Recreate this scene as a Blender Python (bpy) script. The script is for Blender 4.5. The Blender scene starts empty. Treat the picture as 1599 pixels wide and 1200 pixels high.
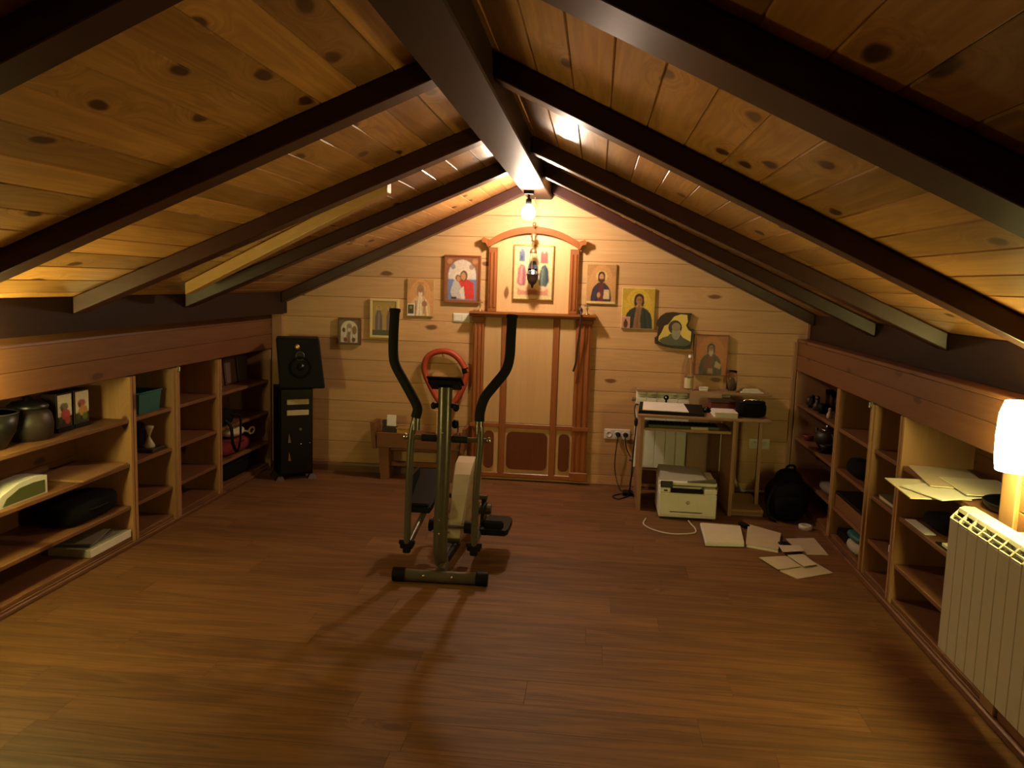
import bpy, bmesh, math, random
from mathutils import Vector, Matrix
rnd = random.Random(7)
C = bpy.context.scene.collection

# ------------------------------------------------------------------ camera, world, exposure
yaw, pitch, roll, FPX = 0.0982, 0.1212, -0.0318, 1303.3
cy, sy = math.cos(yaw), math.sin(yaw)
f0 = Vector((-sy, cy, 0)); r0 = Vector((cy, sy, 0)); u0 = Vector((0, 0, 1))
fw = f0*math.cos(pitch) - u0*math.sin(pitch)
up = u0*math.cos(pitch) + f0*math.sin(pitch)
rt = r0*math.cos(roll) - up*math.sin(roll)
ru = up*math.cos(roll) + r0*math.sin(roll)
M = Matrix((rt, ru, -fw)).transposed().to_4x4()
M.translation = Vector((0, 0, 1.6))
cam = bpy.data.cameras.new('camera'); cam.sensor_fit = 'HORIZONTAL'; cam.sensor_width = 36.0
cam.lens = FPX/1599*36; cam.clip_start = 0.05
camo = bpy.data.objects.new('camera', cam); C.objects.link(camo); camo.matrix_world = M
sc = bpy.context.scene; sc.camera = camo
w = bpy.data.worlds.new('night'); sc.world = w; w.use_nodes = True
w.node_tree.nodes['Background'].inputs[0].default_value = (0.02, 0.02, 0.03, 1)
w.node_tree.nodes['Background'].inputs[1].default_value = 0.0
vs = sc.view_settings
vs.view_transform = 'Standard'; vs.look = 'None'; vs.gamma = 1; vs.use_curve_mapping = False
vs.exposure = 0.0
BULB_EM, SCONCE_EM = 500.0, 98.0
BULB_COL, SCONCE_COL = (1.0, 0.765, 0.57), (1.0, 0.86, 0.27)

# ------------------------------------------------------------------ measurements (metres)
XL, XR, D = -2.645, 1.555, 6.64           # shelf fronts, back wall
RX, SL = -0.48, 0.467                     # ridge position, roof slope
def zr(x, c): return c - SL*abs(x-RX)     # roof plane heights
CR, CD = 2.335, 2.42                      # rafter bottoms, deck bottoms
Y0 = -2.2                                 # front end of the room

# ------------------------------------------------------------------ materials
def lin(c):
    return tuple((v/12.92 if v <= 0.04045 else ((v+0.055)/1.055)**2.4) for v in c)
def hx(s):
    return lin(tuple(int(s[i:i+2], 16)/255 for i in (0, 2, 4)))
def newmat(name):
    m = bpy.data.materials.new(name); m.use_nodes = True
    return m, m.node_tree.nodes, m.node_tree.links, m.node_tree.nodes['Principled BSDF']
def plain(name, col, rough=0.5, metal=0.0, spec=0.5, bump=0.0, bscale=120, emit=0, trans=0.0, vary=0.08):
    m, N, L, b = newmat(name)
    b.inputs['Roughness'].default_value = rough; b.inputs['Metallic'].default_value = metal
    b.inputs['Specular IOR Level'].default_value = spec
    b.inputs['Transmission Weight'].default_value = trans
    if emit:
        b.inputs['Emission Color'].default_value = (*col, 1); b.inputs['Emission Strength'].default_value = emit
    no = N.new('ShaderNodeTexNoise'); no.inputs['Scale'].default_value = 14; no.inputs['Detail'].default_value = 4
    tc = N.new('ShaderNodeTexCoord'); L.new(tc.outputs['Object'], no.inputs['Vector'])
    mx = N.new('ShaderNodeMix'); mx.data_type = 'RGBA'
    mx.inputs[6].default_value = (*[c*(1-vary) for c in col], 1); mx.inputs[7].default_value = (*[min(1, c*(1+vary)) for c in col], 1)
    L.new(no.outputs[0], mx.inputs[0]); L.new(mx.outputs[2], b.inputs['Base Color'])
    if bump:
        n2 = N.new('ShaderNodeTexNoise'); n2.inputs['Scale'].default_value = bscale
        L.new(tc.outputs['Object'], n2.inputs['Vector'])
        bp = N.new('ShaderNodeBump'); bp.inputs['Strength'].default_value = bump; bp.inputs['Distance'].default_value = 0.003
        L.new(n2.outputs[0], bp.inputs['Height']); L.new(bp.outputs[0], b.inputs['Normal'])
    return m
def wood(name, axis, c1, c2, knot=None, rough=0.45, knots=0.5, streak=0.5, vary=0.25, width=9.0, coat=0.0, kscale=(2.4, 5.6), across=None):
    """grain along AXIS; every plank object gets its own offset and tone"""
    m, N, L, b = newmat(name)
    geo = N.new('ShaderNodeNewGeometry'); oi = N.new('ShaderNodeObjectInfo')
    mul = N.new('ShaderNodeVectorMath'); mul.operation = 'SCALE'; mul.inputs[0].default_value = (31.7, 17.3, 23.9)
    L.new(oi.outputs['Random'], mul.inputs['Scale'])
    add = N.new('ShaderNodeVectorMath'); add.operation = 'ADD'
    L.new(geo.outputs['Position'], add.inputs[0]); L.new(mul.outputs[0], add.inputs[1])
    def mapped(along, across, src):
        mp = N.new('ShaderNodeMapping'); s = [across]*3; s['XYZ'.index(axis)] = along
        mp.inputs['Scale'].default_value = s; L.new(src, mp.inputs['Vector']); return mp.outputs[0]
    # knots first: distance to sparse cells
    vo = N.new('ShaderNodeTexVoronoi'); vo.voronoi_dimensions = '2D'; vo.inputs['Scale'].default_value = 1.0
    sp = N.new('ShaderNodeSeparateXYZ'); L.new(mapped(kscale[0], kscale[1], add.outputs[0]), sp.inputs[0])
    cb = N.new('ShaderNodeCombineXYZ'); L.new(sp.outputs['XYZ'.index(axis)], cb.inputs[0])
    L.new(sp.outputs['XYZ'.index(across or {'X': 'Z', 'Y': 'Z', 'Z': 'X'}[axis])], cb.inputs[1])
    wob = N.new('ShaderNodeTexNoise'); wob.inputs['Scale'].default_value = 2.5; L.new(cb.outputs[0], wob.inputs['Vector'])
    wo = N.new('ShaderNodeVectorMath'); wo.operation = 'MULTIPLY_ADD'; wo.inputs[1].default_value = (0.16, 0.16, 0); L.new(wob.outputs['Color'], wo.inputs[0]); L.new(cb.outputs[0], wo.inputs[2])
    L.new(wo.outputs[0], vo.inputs['Vector'])
    sel = N.new('ShaderNodeSeparateColor'); L.new(vo.outputs['Color'], sel.inputs[0])
    pres = N.new('ShaderNodeMath'); pres.operation = 'LESS_THAN'; pres.inputs[1].default_value = knots
    L.new(sel.outputs[0], pres.inputs[0])
    kr = N.new('ShaderNodeMapRange'); kr.interpolation_type = 'SMOOTHSTEP'
    kr.inputs['From Min'].default_value = 0.075; kr.inputs['From Max'].default_value = 0.145
    kr.inputs['To Min'].default_value = 1; kr.inputs['To Max'].default_value = 0
    L.new(vo.outputs['Distance'], kr.inputs['Value'])
    km = N.new('ShaderNodeMath'); km.operation = 'MULTIPLY'; L.new(kr.outputs[0], km.inputs[0]); L.new(pres.outputs[0], km.inputs[1])
    # halo around the knot bends the grain
    kh = N.new('ShaderNodeMapRange'); kh.interpolation_type = 'SMOOTHSTEP'
    kh.inputs['From Min'].default_value = 0.0; kh.inputs['From Max'].default_value = 0.5
    kh.inputs['To Min'].default_value = 0.12; kh.inputs['To Max'].default_value = 0
    L.new(vo.outputs['Distance'], kh.inputs['Value'])
    hm = N.new('ShaderNodeMath'); hm.operation = 'MULTIPLY'; L.new(kh.outputs[0], hm.inputs[0]); L.new(pres.outputs[0], hm.inputs[1])
    wv = N.new('ShaderNodeVectorMath'); wv.operation = 'ADD'; L.new(add.outputs[0], wv.inputs[0]); L.new(hm.outputs[0], wv.inputs[1])
    n1 = N.new('ShaderNodeTexNoise'); n1.inputs['Scale'].default_value = 1; n1.inputs['Detail'].default_value = 3; n1.inputs['Distortion'].default_value = 0.9
    L.new(mapped(0.7, width, wv.outputs[0]), n1.inputs['Vector'])
    wave = N.new('ShaderNodeMath'); wave.operation = 'MULTIPLY'; wave.inputs[1].default_value = 34; L.new(n1.outputs[0], wave.inputs[0])
    sn = N.new('ShaderNodeMath'); sn.operation = 'SINE'; L.new(wave.outputs[0], sn.inputs[0])
    n2 = N.new('ShaderNodeTexNoise'); n2.inputs['Scale'].default_value = 1; n2.inputs['Detail'].default_value = 5
    L.new(mapped(2.2, 85, wv.outputs[0]), n2.inputs['Vector'])
    fm = N.new('ShaderNodeMath'); fm.operation = 'MULTIPLY_ADD'; fm.inputs[1].default_value = 0.16*streak; fm.inputs[2].default_value = 0.42
    L.new(sn.outputs[0], fm.inputs[0])
    fs = N.new('ShaderNodeMath'); fs.operation = 'MULTIPLY_ADD'; fs.inputs[1].default_value = 0.9*streak; fs.inputs[2].default_value = -0.45*streak
    L.new(n2.outputs[0], fs.inputs[0])
    fa = N.new('ShaderNodeMath'); fa.operation = 'ADD'; fa.use_clamp = True; L.new(fm.outputs[0], fa.inputs[0]); L.new(fs.outputs[0], fa.inputs[1])
    mx = N.new('ShaderNodeMix'); mx.data_type = 'RGBA'
    mx.inputs[6].default_value = (*c1, 1); mx.inputs[7].default_value = (*c2, 1); L.new(fa.outputs[0], mx.inputs[0])
    # per piece tone
    rr = N.new('ShaderNodeMapRange'); rr.inputs['To Min'].default_value = 1-vary; rr.inputs['To Max'].default_value = 1+vary*0.6
    L.new(oi.outputs['Random'], rr.inputs['Value'])
    tone = N.new('ShaderNodeVectorMath'); tone.operation = 'SCALE'; L.new(mx.outputs[2], tone.inputs[0]); L.new(rr.outputs[0], tone.inputs['Scale'])
    k2 = N.new('ShaderNodeMix'); k2.data_type = 'RGBA'
    kc = knot or tuple(v*0.25 for v in c2)
    k2.inputs[7].default_value = (*kc, 1); L.new(tone.outputs[0], k2.inputs[6])
    kf = N.new('ShaderNodeMath'); kf.operation = 'MULTIPLY'; kf.inputs[1].default_value = 0.93; L.new(km.outputs[0], kf.inputs[0]); L.new(kf.outputs[0], k2.inputs[0])
    L.new(k2.outputs[2], b.inputs['Base Color'])
    b.inputs['Roughness'].default_value = rough
    b.inputs['Coat Weight'].default_value = coat; b.inputs['Coat Roughness'].default_value = 0.15
    bp = N.new('ShaderNodeBump'); bp.inputs['Strength'].default_value = 0.12; bp.inputs['Distance'].default_value = 0.002
    L.new(fa.outputs[0], bp.inputs['Height']); L.new(bp.outputs[0], b.inputs['Normal'])
    return m

PINE1, PINE2 = (0.66, 0.42, 0.20), (0.46, 0.25, 0.095)
wall_wood = wood('wall_pine', 'X', PINE1, PINE2, (0.16, 0.06, 0.02), 0.5, 0.15, 0.55, 0.16)
deck_wood = wood('deck_pine', 'Y', (0.55, 0.275, 0.085), (0.24, 0.098, 0.026), (0.045, 0.013, 0.005), 0.34, 0.42, 1.0, 0.40, coat=0.25, across='X')
fascia_wood = wood('fascia_pine', 'Y', (0.215, 0.088, 0.033), (0.115, 0.041, 0.015), (0.07, 0.022, 0.01), 0.45, 0.2, 0.6, 0.12)
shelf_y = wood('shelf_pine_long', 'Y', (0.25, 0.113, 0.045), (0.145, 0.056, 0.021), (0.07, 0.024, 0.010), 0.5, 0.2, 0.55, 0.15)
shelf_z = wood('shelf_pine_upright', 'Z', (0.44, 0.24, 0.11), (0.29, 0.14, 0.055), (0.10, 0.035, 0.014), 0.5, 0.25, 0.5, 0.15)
floor_wood = wood('floor_laminate', 'X', (0.25, 0.118, 0.047), (0.074, 0.029, 0.011), (0.10, 0.04, 0.015), 0.58, 0.03, 1.0, 0.16, width=7.0, across='Y')
floor_wood.node_tree.nodes['Principled BSDF'].inputs['Specular IOR Level'].default_value = 0.28
rafter_x = wood('rafter_mahogany', 'X', (0.052, 0.016, 0.011), (0.025, 0.0075, 0.006), (0.02, 0.006, 0.005), 0.40, 0.05, 0.6, 0.15, coat=0.04)
rafter_y = wood('beam_mahogany', 'Y', (0.034, 0.016, 0.010), (0.019, 0.0085, 0.0055), (0.02, 0.008, 0.006), 0.5, 0.06, 0.7, 0.1, coat=0.0)
rafter_y.node_tree.nodes['Principled BSDF'].inputs['Specular IOR Level'].default_value = 0.12
rafter_x.node_tree.nodes['Principled BSDF'].inputs['Specular IOR Level'].default_value = 0.3
altar_light = wood('altar_pale_pine', 'Z', (0.70, 0.46, 0.22), (0.56, 0.33, 0.14), (0.2, 0.08, 0.03), 0.4, 0.06, 0.5, 0.1)
altar_z = wood('altar_red_wood', 'Z', (0.36, 0.125, 0.036), (0.22, 0.066, 0.018), None, 0.35, 0.02, 0.6, 0.08, coat=0.2)
altar_x = wood('altar_red_wood_across', 'X', (0.36, 0.125, 0.036), (0.22, 0.066, 0.018), None, 0.35, 0.02, 0.6, 0.08, coat=0.2)
altar_dark = wood('altar_dark_panel', 'Z', (0.17, 0.045, 0.014), (0.10, 0.026, 0.008), None, 0.4, 0.02, 0.6, 0.08)
bench_wood = wood('bench_pine', 'X', (0.22, 0.088, 0.03), (0.14, 0.05, 0.016), None, 0.45, 0.08, 0.6, 0.1)
desk_wood = wood('desk_veneer', 'Z', (0.42, 0.25, 0.14), (0.30, 0.165, 0.085), None, 0.4, 0.0, 0.5, 0.06)
desk_x = wood('desk_veneer_across', 'X', (0.42, 0.25, 0.14), (0.30, 0.165, 0.085), None, 0.4, 0.0, 0.5, 0.06)
base_wood = wood('baseboard_brown', 'X', (0.20, 0.10, 0.045), (0.12, 0.055, 0.025), None, 0.4, 0.03, 0.6, 0.1)
roof_m = plain('roof_boarding', (0.05, 0.03, 0.02), 0.9)

black = plain('black_plastic', (0.0065, 0.006, 0.0055), 0.55, spec=0.15, bump=0.1)
blackgloss = plain('black_gloss', (0.006, 0.0055, 0.005), 0.3, spec=0.3)
black_fab = plain('black_fabric', (0.0055, 0.005, 0.005), 0.95, spec=0.15, bump=0.5, bscale=260)
foam = plain('grip_foam', (0.008, 0.0075, 0.006), 0.8, spec=0.25, bump=0.3, bscale=300)
grey_steel = plain('grey_paint_steel', (0.105, 0.095, 0.075), 0.3, 0.35)
chrome = plain('chrome', (0.6, 0.6, 0.58), 0.2, 1.0)
silver_pl = plain('silver_plastic', (0.50, 0.44, 0.33), 0.38, 0.3)
white_pl = plain('white_plastic', (0.74, 0.72, 0.66), 0.4)
white_paint = plain('radiator_enamel', (0.60, 0.57, 0.47), 0.35)
printer_m = plain('printer_plastic', (0.86, 0.86, 0.78), 0.45)
printer_g = plain('printer_grey_lid', (0.42, 0.40, 0.36), 0.5)
paper = plain('paper', (0.72, 0.66, 0.48), 0.8, bump=0.1, bscale=30)
paper2 = plain('paper_tan', (0.60, 0.50, 0.34), 0.8, bump=0.1, bscale=30)
paperw = plain('paper_white', (0.80, 0.78, 0.70), 0.8)
beige = plain('beige_plastic', (0.50, 0.40, 0.24), 0.5)
orange = plain('orange_rubber', (0.40, 0.050, 0.014), 0.5)
teal = plain('teal_plastic', (0.022, 0.13, 0.12), 0.55, bump=0.6, bscale=70)
darkred = plain('dark_red', (0.14, 0.018, 0.015), 0.6)
red_fab = plain('red_fabric', (0.20, 0.015, 0.02), 0.9, bump=0.4)
cream_fab = plain('cream_fabric', (0.62, 0.52, 0.34), 0.9, bump=0.4)
brass = plain('brass', (0.34, 0.23, 0.11), 0.4, 0.7)
gold = plain('gold_leaf', (0.72, 0.50, 0.14), 0.25, 0.75)
dark_glass = plain('dark_glass', (0.008, 0.007, 0.007), 0.35)
brownpot = plain('brown_glaze', (0.024, 0.014, 0.011), 0.45)
dark_brown = plain('dark_brown', (0.035, 0.018, 0.012), 0.5)
green_pl = plain('green_plastic', (0.085, 0.10, 0.03), 0.5)
greentray = plain('tray_olive', (0.10, 0.105, 0.05), 0.5)
copper = plain('copper_pipe', (0.35, 0.14, 0.06), 0.4, 0.6)
blackcord = plain('black_cord', (0.015, 0.013, 0.012), 0.6)
frame_dark = plain('frame_dark_brown', (0.10, 0.032, 0.012), 0.4)
frame_red = plain('frame_red_brown', (0.22, 0.06, 0.02), 0.4)
frame_cream = plain('frame_cream', (0.70, 0.56, 0.24), 0.45)
board_gold = plain('icon_gold_edge', (0.55, 0.40, 0.16), 0.4, 0.3)
def glass_m(name, col, rough=0.03, ior=1.45):
    m, N, L, b = newmat(name)
    b.inputs['Base Color'].default_value = (*col, 1); b.inputs['Transmission Weight'].default_value = 1
    b.inputs['Roughness'].default_value = rough; b.inputs['IOR'].default_value = ior
    return m
clear = glass_m('clear_glass', (0.95, 0.95, 0.93))
def emit_m(name, col, s):
    m, N, L, b = newmat(name)
    b.inputs['Base Color'].default_value = (0.8, 0.8, 0.75, 1)
    b.inputs['Emission Color'].default_value = (*col, 1); b.inputs['Emission Strength'].default_value = s
    return m
bulb_m = emit_m('bulb_glow', BULB_COL, BULB_EM)
shade_m = emit_m('sconce_glow', SCONCE_COL, SCONCE_EM)
flame_m = emit_m('flame_glow', (1.0, 0.78, 0.5), 10.0)
def print_m():
    m, N, L, b = newmat('printed_picture')
    a = N.new('ShaderNodeAttribute'); a.attribute_name = 'paint'
    L.new(a.outputs['Color'], b.inputs['Base Color']); b.inputs['Roughness'].default_value = 0.4
    return m
print_mat = print_m()

# ------------------------------------------------------------------ mesh helpers
_corn = [(sx, sy_, sz) for sx in (-1, 1) for sy_ in (-1, 1) for sz in (-1, 1)]
def _cham():
    idx = {}
    for i, c in enumerate(_corn):
        for a in range(3): idx[(c, a)] = 3*i+a
    F = []
    for a in range(3):
        for s in (-1, 1):
            cs = [c for c in _corn if c[a] == s]; o = [k for k in range(3) if k != a]
            order = [(-1, -1), (1, -1), (1, 1), (-1, 1)]
            F.append([idx[(next(c for c in cs if (c[o[0]], c[o[1]]) == q), a)] for q in order])
    for a in range(3):
        for b in range(a+1, 3):
            k = 3-a-b
            for sa in (-1, 1):
                for sb in (-1, 1):
                    def mk(sk):
                        c = [0, 0, 0]; c[a] = sa; c[b] = sb; c[k] = sk; return tuple(c)
                    F.append([idx[(mk(-1), a)], idx[(mk(1), a)], idx[(mk(1), b)], idx[(mk(-1), b)]])
    for c in _corn: F.append([idx[(c, 0)], idx[(c, 1)], idx[(c, 2)]])
    return F
_CF = _cham()

class MB:
    def __init__(s): s.v = []; s.f = []; s.sm = []
    def _add(s, vs_, fs, smooth=False, convex=False, T=None):
        vs_ = [Vector(v) for v in vs_]
        if convex:
            c = sum(vs_, Vector())/len(vs_); out = []
            for f in fs:
                a, b_, d = vs_[f[0]], vs_[f[1]], vs_[f[2]]
                n = (b_-a).cross(d-a)
                fc = sum((vs_[i] for i in f), Vector())/len(f)
                out.append(list(f) if n.dot(fc-c) > 0 else list(reversed(f)))
            fs = out
        if T is not None: vs_ = [T @ v for v in vs_]
        o = len(s.v); s.v += [tuple(v) for v in vs_]
        s.f += [[i+o for i in f] for f in fs]; s.sm += [smooth]*len(fs)
        return s
    def box(s, x0, x1, y0, y1, z0, z1, c=0.002, T=None):
        x0, x1 = min(x0, x1), max(x0, x1); y0, y1 = min(y0, y1), max(y0, y1); z0, z1 = min(z0, z1), max(z0, z1)
        h = ((x1-x0)/2, (y1-y0)/2, (z1-z0)/2); m = ((x0+x1)/2, (y0+y1)/2, (z0+z1)/2)
        c = min(c, min(h)*0.8)
        vs_ = []
        for cn in _corn:
            for a in range(3):
                vs_.append(tuple(m[k]+cn[k]*(h[k] if k == a else h[k]-c) for k in range(3)))
        return s._add(vs_, _CF, convex=True, T=T)
    def hexa(s, p8):   # bottom 4, top 4 in ring order
        return s._add(p8, [[0, 1, 2, 3], [4, 5, 6, 7], [0, 1, 5, 4], [1, 2, 6, 5], [2, 3, 7, 6], [3, 0, 4, 7]], convex=True)
    def prism(s, poly, axis, a0, a1, T=None, smooth=False):
        """poly of 2D points in the other two axes (cyclic order), extruded along axis"""
        n = len(poly)
        def mk(p, a):
            if axis == 'X': return (a, p[0], p[1])
            if axis == 'Y': return (p[0], a, p[1])
            return (p[0], p[1], a)
        area = sum(poly[i][0]*poly[(i+1) % n][1]-poly[(i+1) % n][0]*poly[i][1] for i in range(n))
        if (area > 0) == (axis == 'Y'): poly = list(reversed(poly))
        # after this, cap normal at a1 points along +axis
        vs_ = [mk(p, a0) for p in poly]+[mk(p, a1) for p in poly]
        fs = [list(reversed(range(n))), list(range(n, 2*n))]
        o = len(s.sm)
        s._add(vs_, fs+[[i, (i+1) % n, n+(i+1) % n, n+i] for i in range(n)], T=T)
        if smooth:
            for k in range(o+2, len(s.sm)): s.sm[k] = True
        return s
    def tube(s, pts, r, seg=12, cap=True, T=None, closed=False, flat=1.0):
        pts = [Vector(p) for p in pts]; n = len(pts)
        rad = r if isinstance(r, (list, tuple)) else [r]*n
        tang = []
        for i in range(n):
            if closed: t = pts[(i+1) % n]-pts[i-1]
            else: t = pts[min(i+1, n-1)]-pts[max(i-1, 0)]
            tang.append(t.normalized())
        ref = Vector((0, 0, 1)) if abs(tang[0].z) < 0.9 else Vector((0, 1, 0))
        nrm = (ref-tang[0]*ref.dot(tang[0])).normalized()
        vs_ = []
        for i in range(n):
            nrm = (nrm-tang[i]*nrm.dot(tang[i])).normalized(); bn = tang[i].cross(nrm)
            for k in range(seg):
                a = 2*math.pi*k/seg
                vs_.append(pts[i]+nrm*(math.cos(a)*rad[i]*flat)+bn*(math.sin(a)*rad[i]))
        fs = []
        for i in range(n if closed else n-1):
            j = (i+1) % n
            for k in range(seg):
                k2 = (k+1) % seg
                fs.append([i*seg+k, i*seg+k2, j*seg+k2, j*seg+k])
        s._add(vs_, fs, True, T=T)
        if cap and not closed:
            s._add(vs_[:seg], [list(reversed(range(seg)))], T=T); s._add(vs_[-seg:], [list(range(seg))], T=T)
        return s
    def lathe(s, prof, cx, cy_, seg=20, T=None, z=0.0):
        n = len(prof); vs_ = []
        for r, zz in prof:
            for k in range(seg):
                a = 2*math.pi*k/seg; vs_.append((cx+r*math.cos(a), cy_+r*math.sin(a), z+zz))
        fs = []
        for i in range(n-1):
            for k in range(seg):
                k2 = (k+1) % seg; fs.append([i*seg+k, i*seg+k2, (i+1)*seg+k2, (i+1)*seg+k])
        s._add(vs_, fs, True, T=T)
        if prof[0][0] > 1e-5: s._add(vs_[:seg], [list(reversed(range(seg)))], T=T)
        if prof[-1][0] > 1e-5: s._add(vs_[-seg:], [list(range(seg))], T=T)
        return s
    def ball(s, c, rx, ry=None, rz=None, seg=14, rings=8, T=None, pw=1.0):
        ry = ry or rx; rz = rz or rx; vs_ = []
        def sp(v): return math.copysign(abs(v)**pw, v)
        for i in range(rings+1):
            t = math.pi*i/rings-math.pi/2
            for k in range(seg):
                a = 2*math.pi*k/seg
                ct = max(1e-4, sp(math.cos(t)))
                vs_.append((c[0]+rx*ct*sp(math.cos(a)), c[1]+ry*ct*sp(math.sin(a)), c[2]+rz*sp(math.sin(t))))
        fs = [[i*seg+k, i*seg+(k+1) % seg, (i+1)*seg+(k+1) % seg, (i+1)*seg+k] for i in range(rings) for k in range(seg)]
        return s._add(vs_, fs, True, T=T)
ORG = {}
def origin_of(o): return ORG.get(o.name, Vector((0, 0, 0))) if o else Vector((0, 0, 0))
def build(name, mb, mat, parent=None, loc=None):
    """vertices are given in room coordinates; the object's origin is its parent's base or LOC"""
    o0 = origin_of(parent) if parent else (Vector(loc) if loc is not None else Vector((0, 0, 0)))
    me = bpy.data.meshes.new(name)
    me.from_pydata([tuple(Vector(v)-o0) for v in mb.v], [], mb.f)
    me.polygons.foreach_set('use_smooth', mb.sm); me.update()
    me.materials.append(mat)
    o = bpy.data.objects.new(name, me); C.objects.link(o)
    if parent: o.parent = parent
    else: o.location = o0
    ORG[o.name] = o0
    return o
def tag(o, label, cat, group=None):
    o['label'] = label; o['category'] = cat
    if group: o['group'] = group
    return o
def thing(name, label, cat, loc, group=None):
    o = bpy.data.objects.new(name, None); C.objects.link(o); o.location = loc; o.empty_display_size = 0.05
    ORG[o.name] = Vector(loc); return tag(o, label, cat, group)
def struct(name, mb=None, mat=None, loc=(0, 0, 0)):
    if mb is None:
        o = bpy.data.objects.new(name, None); C.objects.link(o); o.location = loc; ORG[o.name] = Vector(loc)
    else: o = build(name, mb, mat, None, loc)
    o['kind'] = 'structure'; return o
_shared = {}
def piece(name, dims, center, mat, parent, T=None, c=0.003):
    """a board that shares its mesh with boards of the same size"""
    key = (tuple(round(d, 4) for d in dims), mat.name, c)
    if key not in _shared:
        a, b_, d = (v/2 for v in dims)
        m = MB().box(-a, a, -b_, b_, -d, d, c)
        me = bpy.data.meshes.new(name); me.from_pydata(m.v, [], m.f); me.materials.append(mat); _shared[key] = me
    o = bpy.data.objects.new(name, _shared[key]); C.objects.link(o)
    o.parent = parent
    o.matrix_local = Matrix.Translation(Vector(center)-origin_of(parent)) @ (T.to_4x4() if T else Matrix())
    return o
def spline(pts, n=8):
    P = [Vector(p) for p in pts]; P = [2*P[0]-P[1]]+P+[2*P[-1]-P[-2]]; out = []
    for i in range(1, len(P)-2):
        a, b_, c, d = P[i-1:i+3]
        for k in range(n):
            t = k/n
            out.append(0.5*((2*b_)+(c-a)*t+(2*a-5*b_+4*c-d)*t*t+(3*b_-a-3*c+d)*t**3))
    out.append(P[-2]); return out
def rot(axis, deg, about):
    p = Vector(about); return Matrix.Translation(p) @ Matrix.Rotation(math.radians(deg), 4, axis) @ Matrix.Translation(-p)

# ------------------------------------------------------------------ floor
fl = struct('floor', MB().box(-3.1, 2.1, Y0, D+0.1, -0.06, -0.012, 0.001), roof_m)
PW, PL = 0.193, 1.285
y = Y0; row = 0
while y < D:
    yw = min(PW, D-y)
    x = -3.02-rnd.random()*PL
    while x < 2.02:
        xa, xb = max(x, -3.02), min(x+PL, 2.02)
        if xb-xa > 0.03:
            piece('plank', (xb-xa-0.0008, yw-0.0008, 0.012), ((xa+xb)/2, y+yw/2, -0.006), floor_wood, fl, c=0.0006)
        x += PL
    y += PW; row += 1

# ------------------------------------------------------------------ back wall, front wall, outer side walls
wb = struct('wall_back', MB().box(-3.1, 2.1, D+0.03, D+0.08, 0, 2.6, 0.001), roof_m)
def gable_plank(z0, z1, parent, ya, yb):
    xl = -3.0; xr = 2.05
    cc = 2.44
    def lim(z): return (cc-z)/SL
    pl_ = []
    a0, a1 = lim(z0), lim(z1)
    l0, r0_ = max(xl, RX-a0), min(xr, RX+a0); l1, r1_ = max(xl, RX-a1), min(xr, RX+a1)
    if r0_-l0 < 0.02: return
    if r1_ <= l1: l1 = r1_ = RX
    ch = 0.004
    m = MB()
    # front face slightly chamfered on the long edges
    m.hexa([(l0, ya, z0+ch), (r0_, ya, z0+ch), (r1_, ya, z1-ch), (l1, ya, z1-ch),
            (l0, ya+ch, z0+0.0005), (r0_, ya+ch, z0+0.0005), (r1_, ya+ch, z1-0.0005), (l1, ya+ch, z1-0.0005)])
    m.hexa([(l0, ya+ch, z0+0.0005), (r0_, ya+ch, z0+0.0005), (r1_, ya+ch, z1-0.0005), (l1, ya+ch, z1-0.0005),
            (l0, yb, z0+0.0005), (r0_, yb, z0+0.0005), (r1_, yb, z1-0.0005), (l1, yb, z1-0.0005)])
    build('plank', m, wall_wood, parent)
z = 0.08-0.17
while z < 2.44:
    gable_plank(max(z, 0.0), min(z+0.17, 2.43), wb, D, D+0.028); z += 0.17
struct('wall_front', MB().box(-3.1, 2.1, Y0-0.05, Y0, 0, 2.5, 0.001), wall_wood)
struct('wall_left', MB().box(-3.1, -3.03, Y0, D+0.03, 0, 1.25, 0.001), roof_m)
struct('wall_right', MB().box(2.03, 2.1, Y0, D+0.03, 0, 1.25, 0.001), roof_m)
wl, wr = bpy.data.objects['wall_left'], bpy.data.objects['wall_right']
# knee-wall fascia boards above the shelves, bevelled cap strips
build('fascia_board', MB().box(XL-0.024, XL, Y0, D, 1.0, 1.118, 0.003), fascia_wood, wl)
build('fascia_board', MB().box(XL-0.024, XL, Y0, D, 1.119, 1.232, 0.003), fascia_wood, wl)
build('cap_strip', MB().hexa([(XL-0.03, Y0, 1.2325), (XL+0.004, Y0, 1.2325), (XL+0.004, D, 1.2325), (XL-0.03, D, 1.2325),
                              (XL-0.03, Y0, 1.29), (XL-0.016, Y0, 1.284), (XL-0.016, D, 1.284), (XL-0.03, D, 1.29)]), fascia_wood, wl)
build('fascia_board', MB().box(XR, XR+0.024, Y0, D, 0.995, 1.112, 0.003), fascia_wood, wr)
build('fascia_board', MB().box(XR, XR+0.024, Y0, D, 1.113, 1.212, 0.003), fascia_wood, wr)
build('ledge_board', MB().box(XR-0.006, XR+0.13, Y0, D, 1.2125, 1.234, 0.004), fascia_wood, wr)
# lower knee wall boards in front of the shelves' near ends
for k in range(6):
    z0 = 0.02+k*0.1625
    build('plank', MB().box(XL-0.022, XL, Y0, 2.98, z0, z0+0.161, 0.004), fascia_wood, wl)
    build('plank', MB().box(XR, XR+0.022, Y0, 3.13, z0, z0+0.161, 0.004), fascia_wood, wr)
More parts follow.
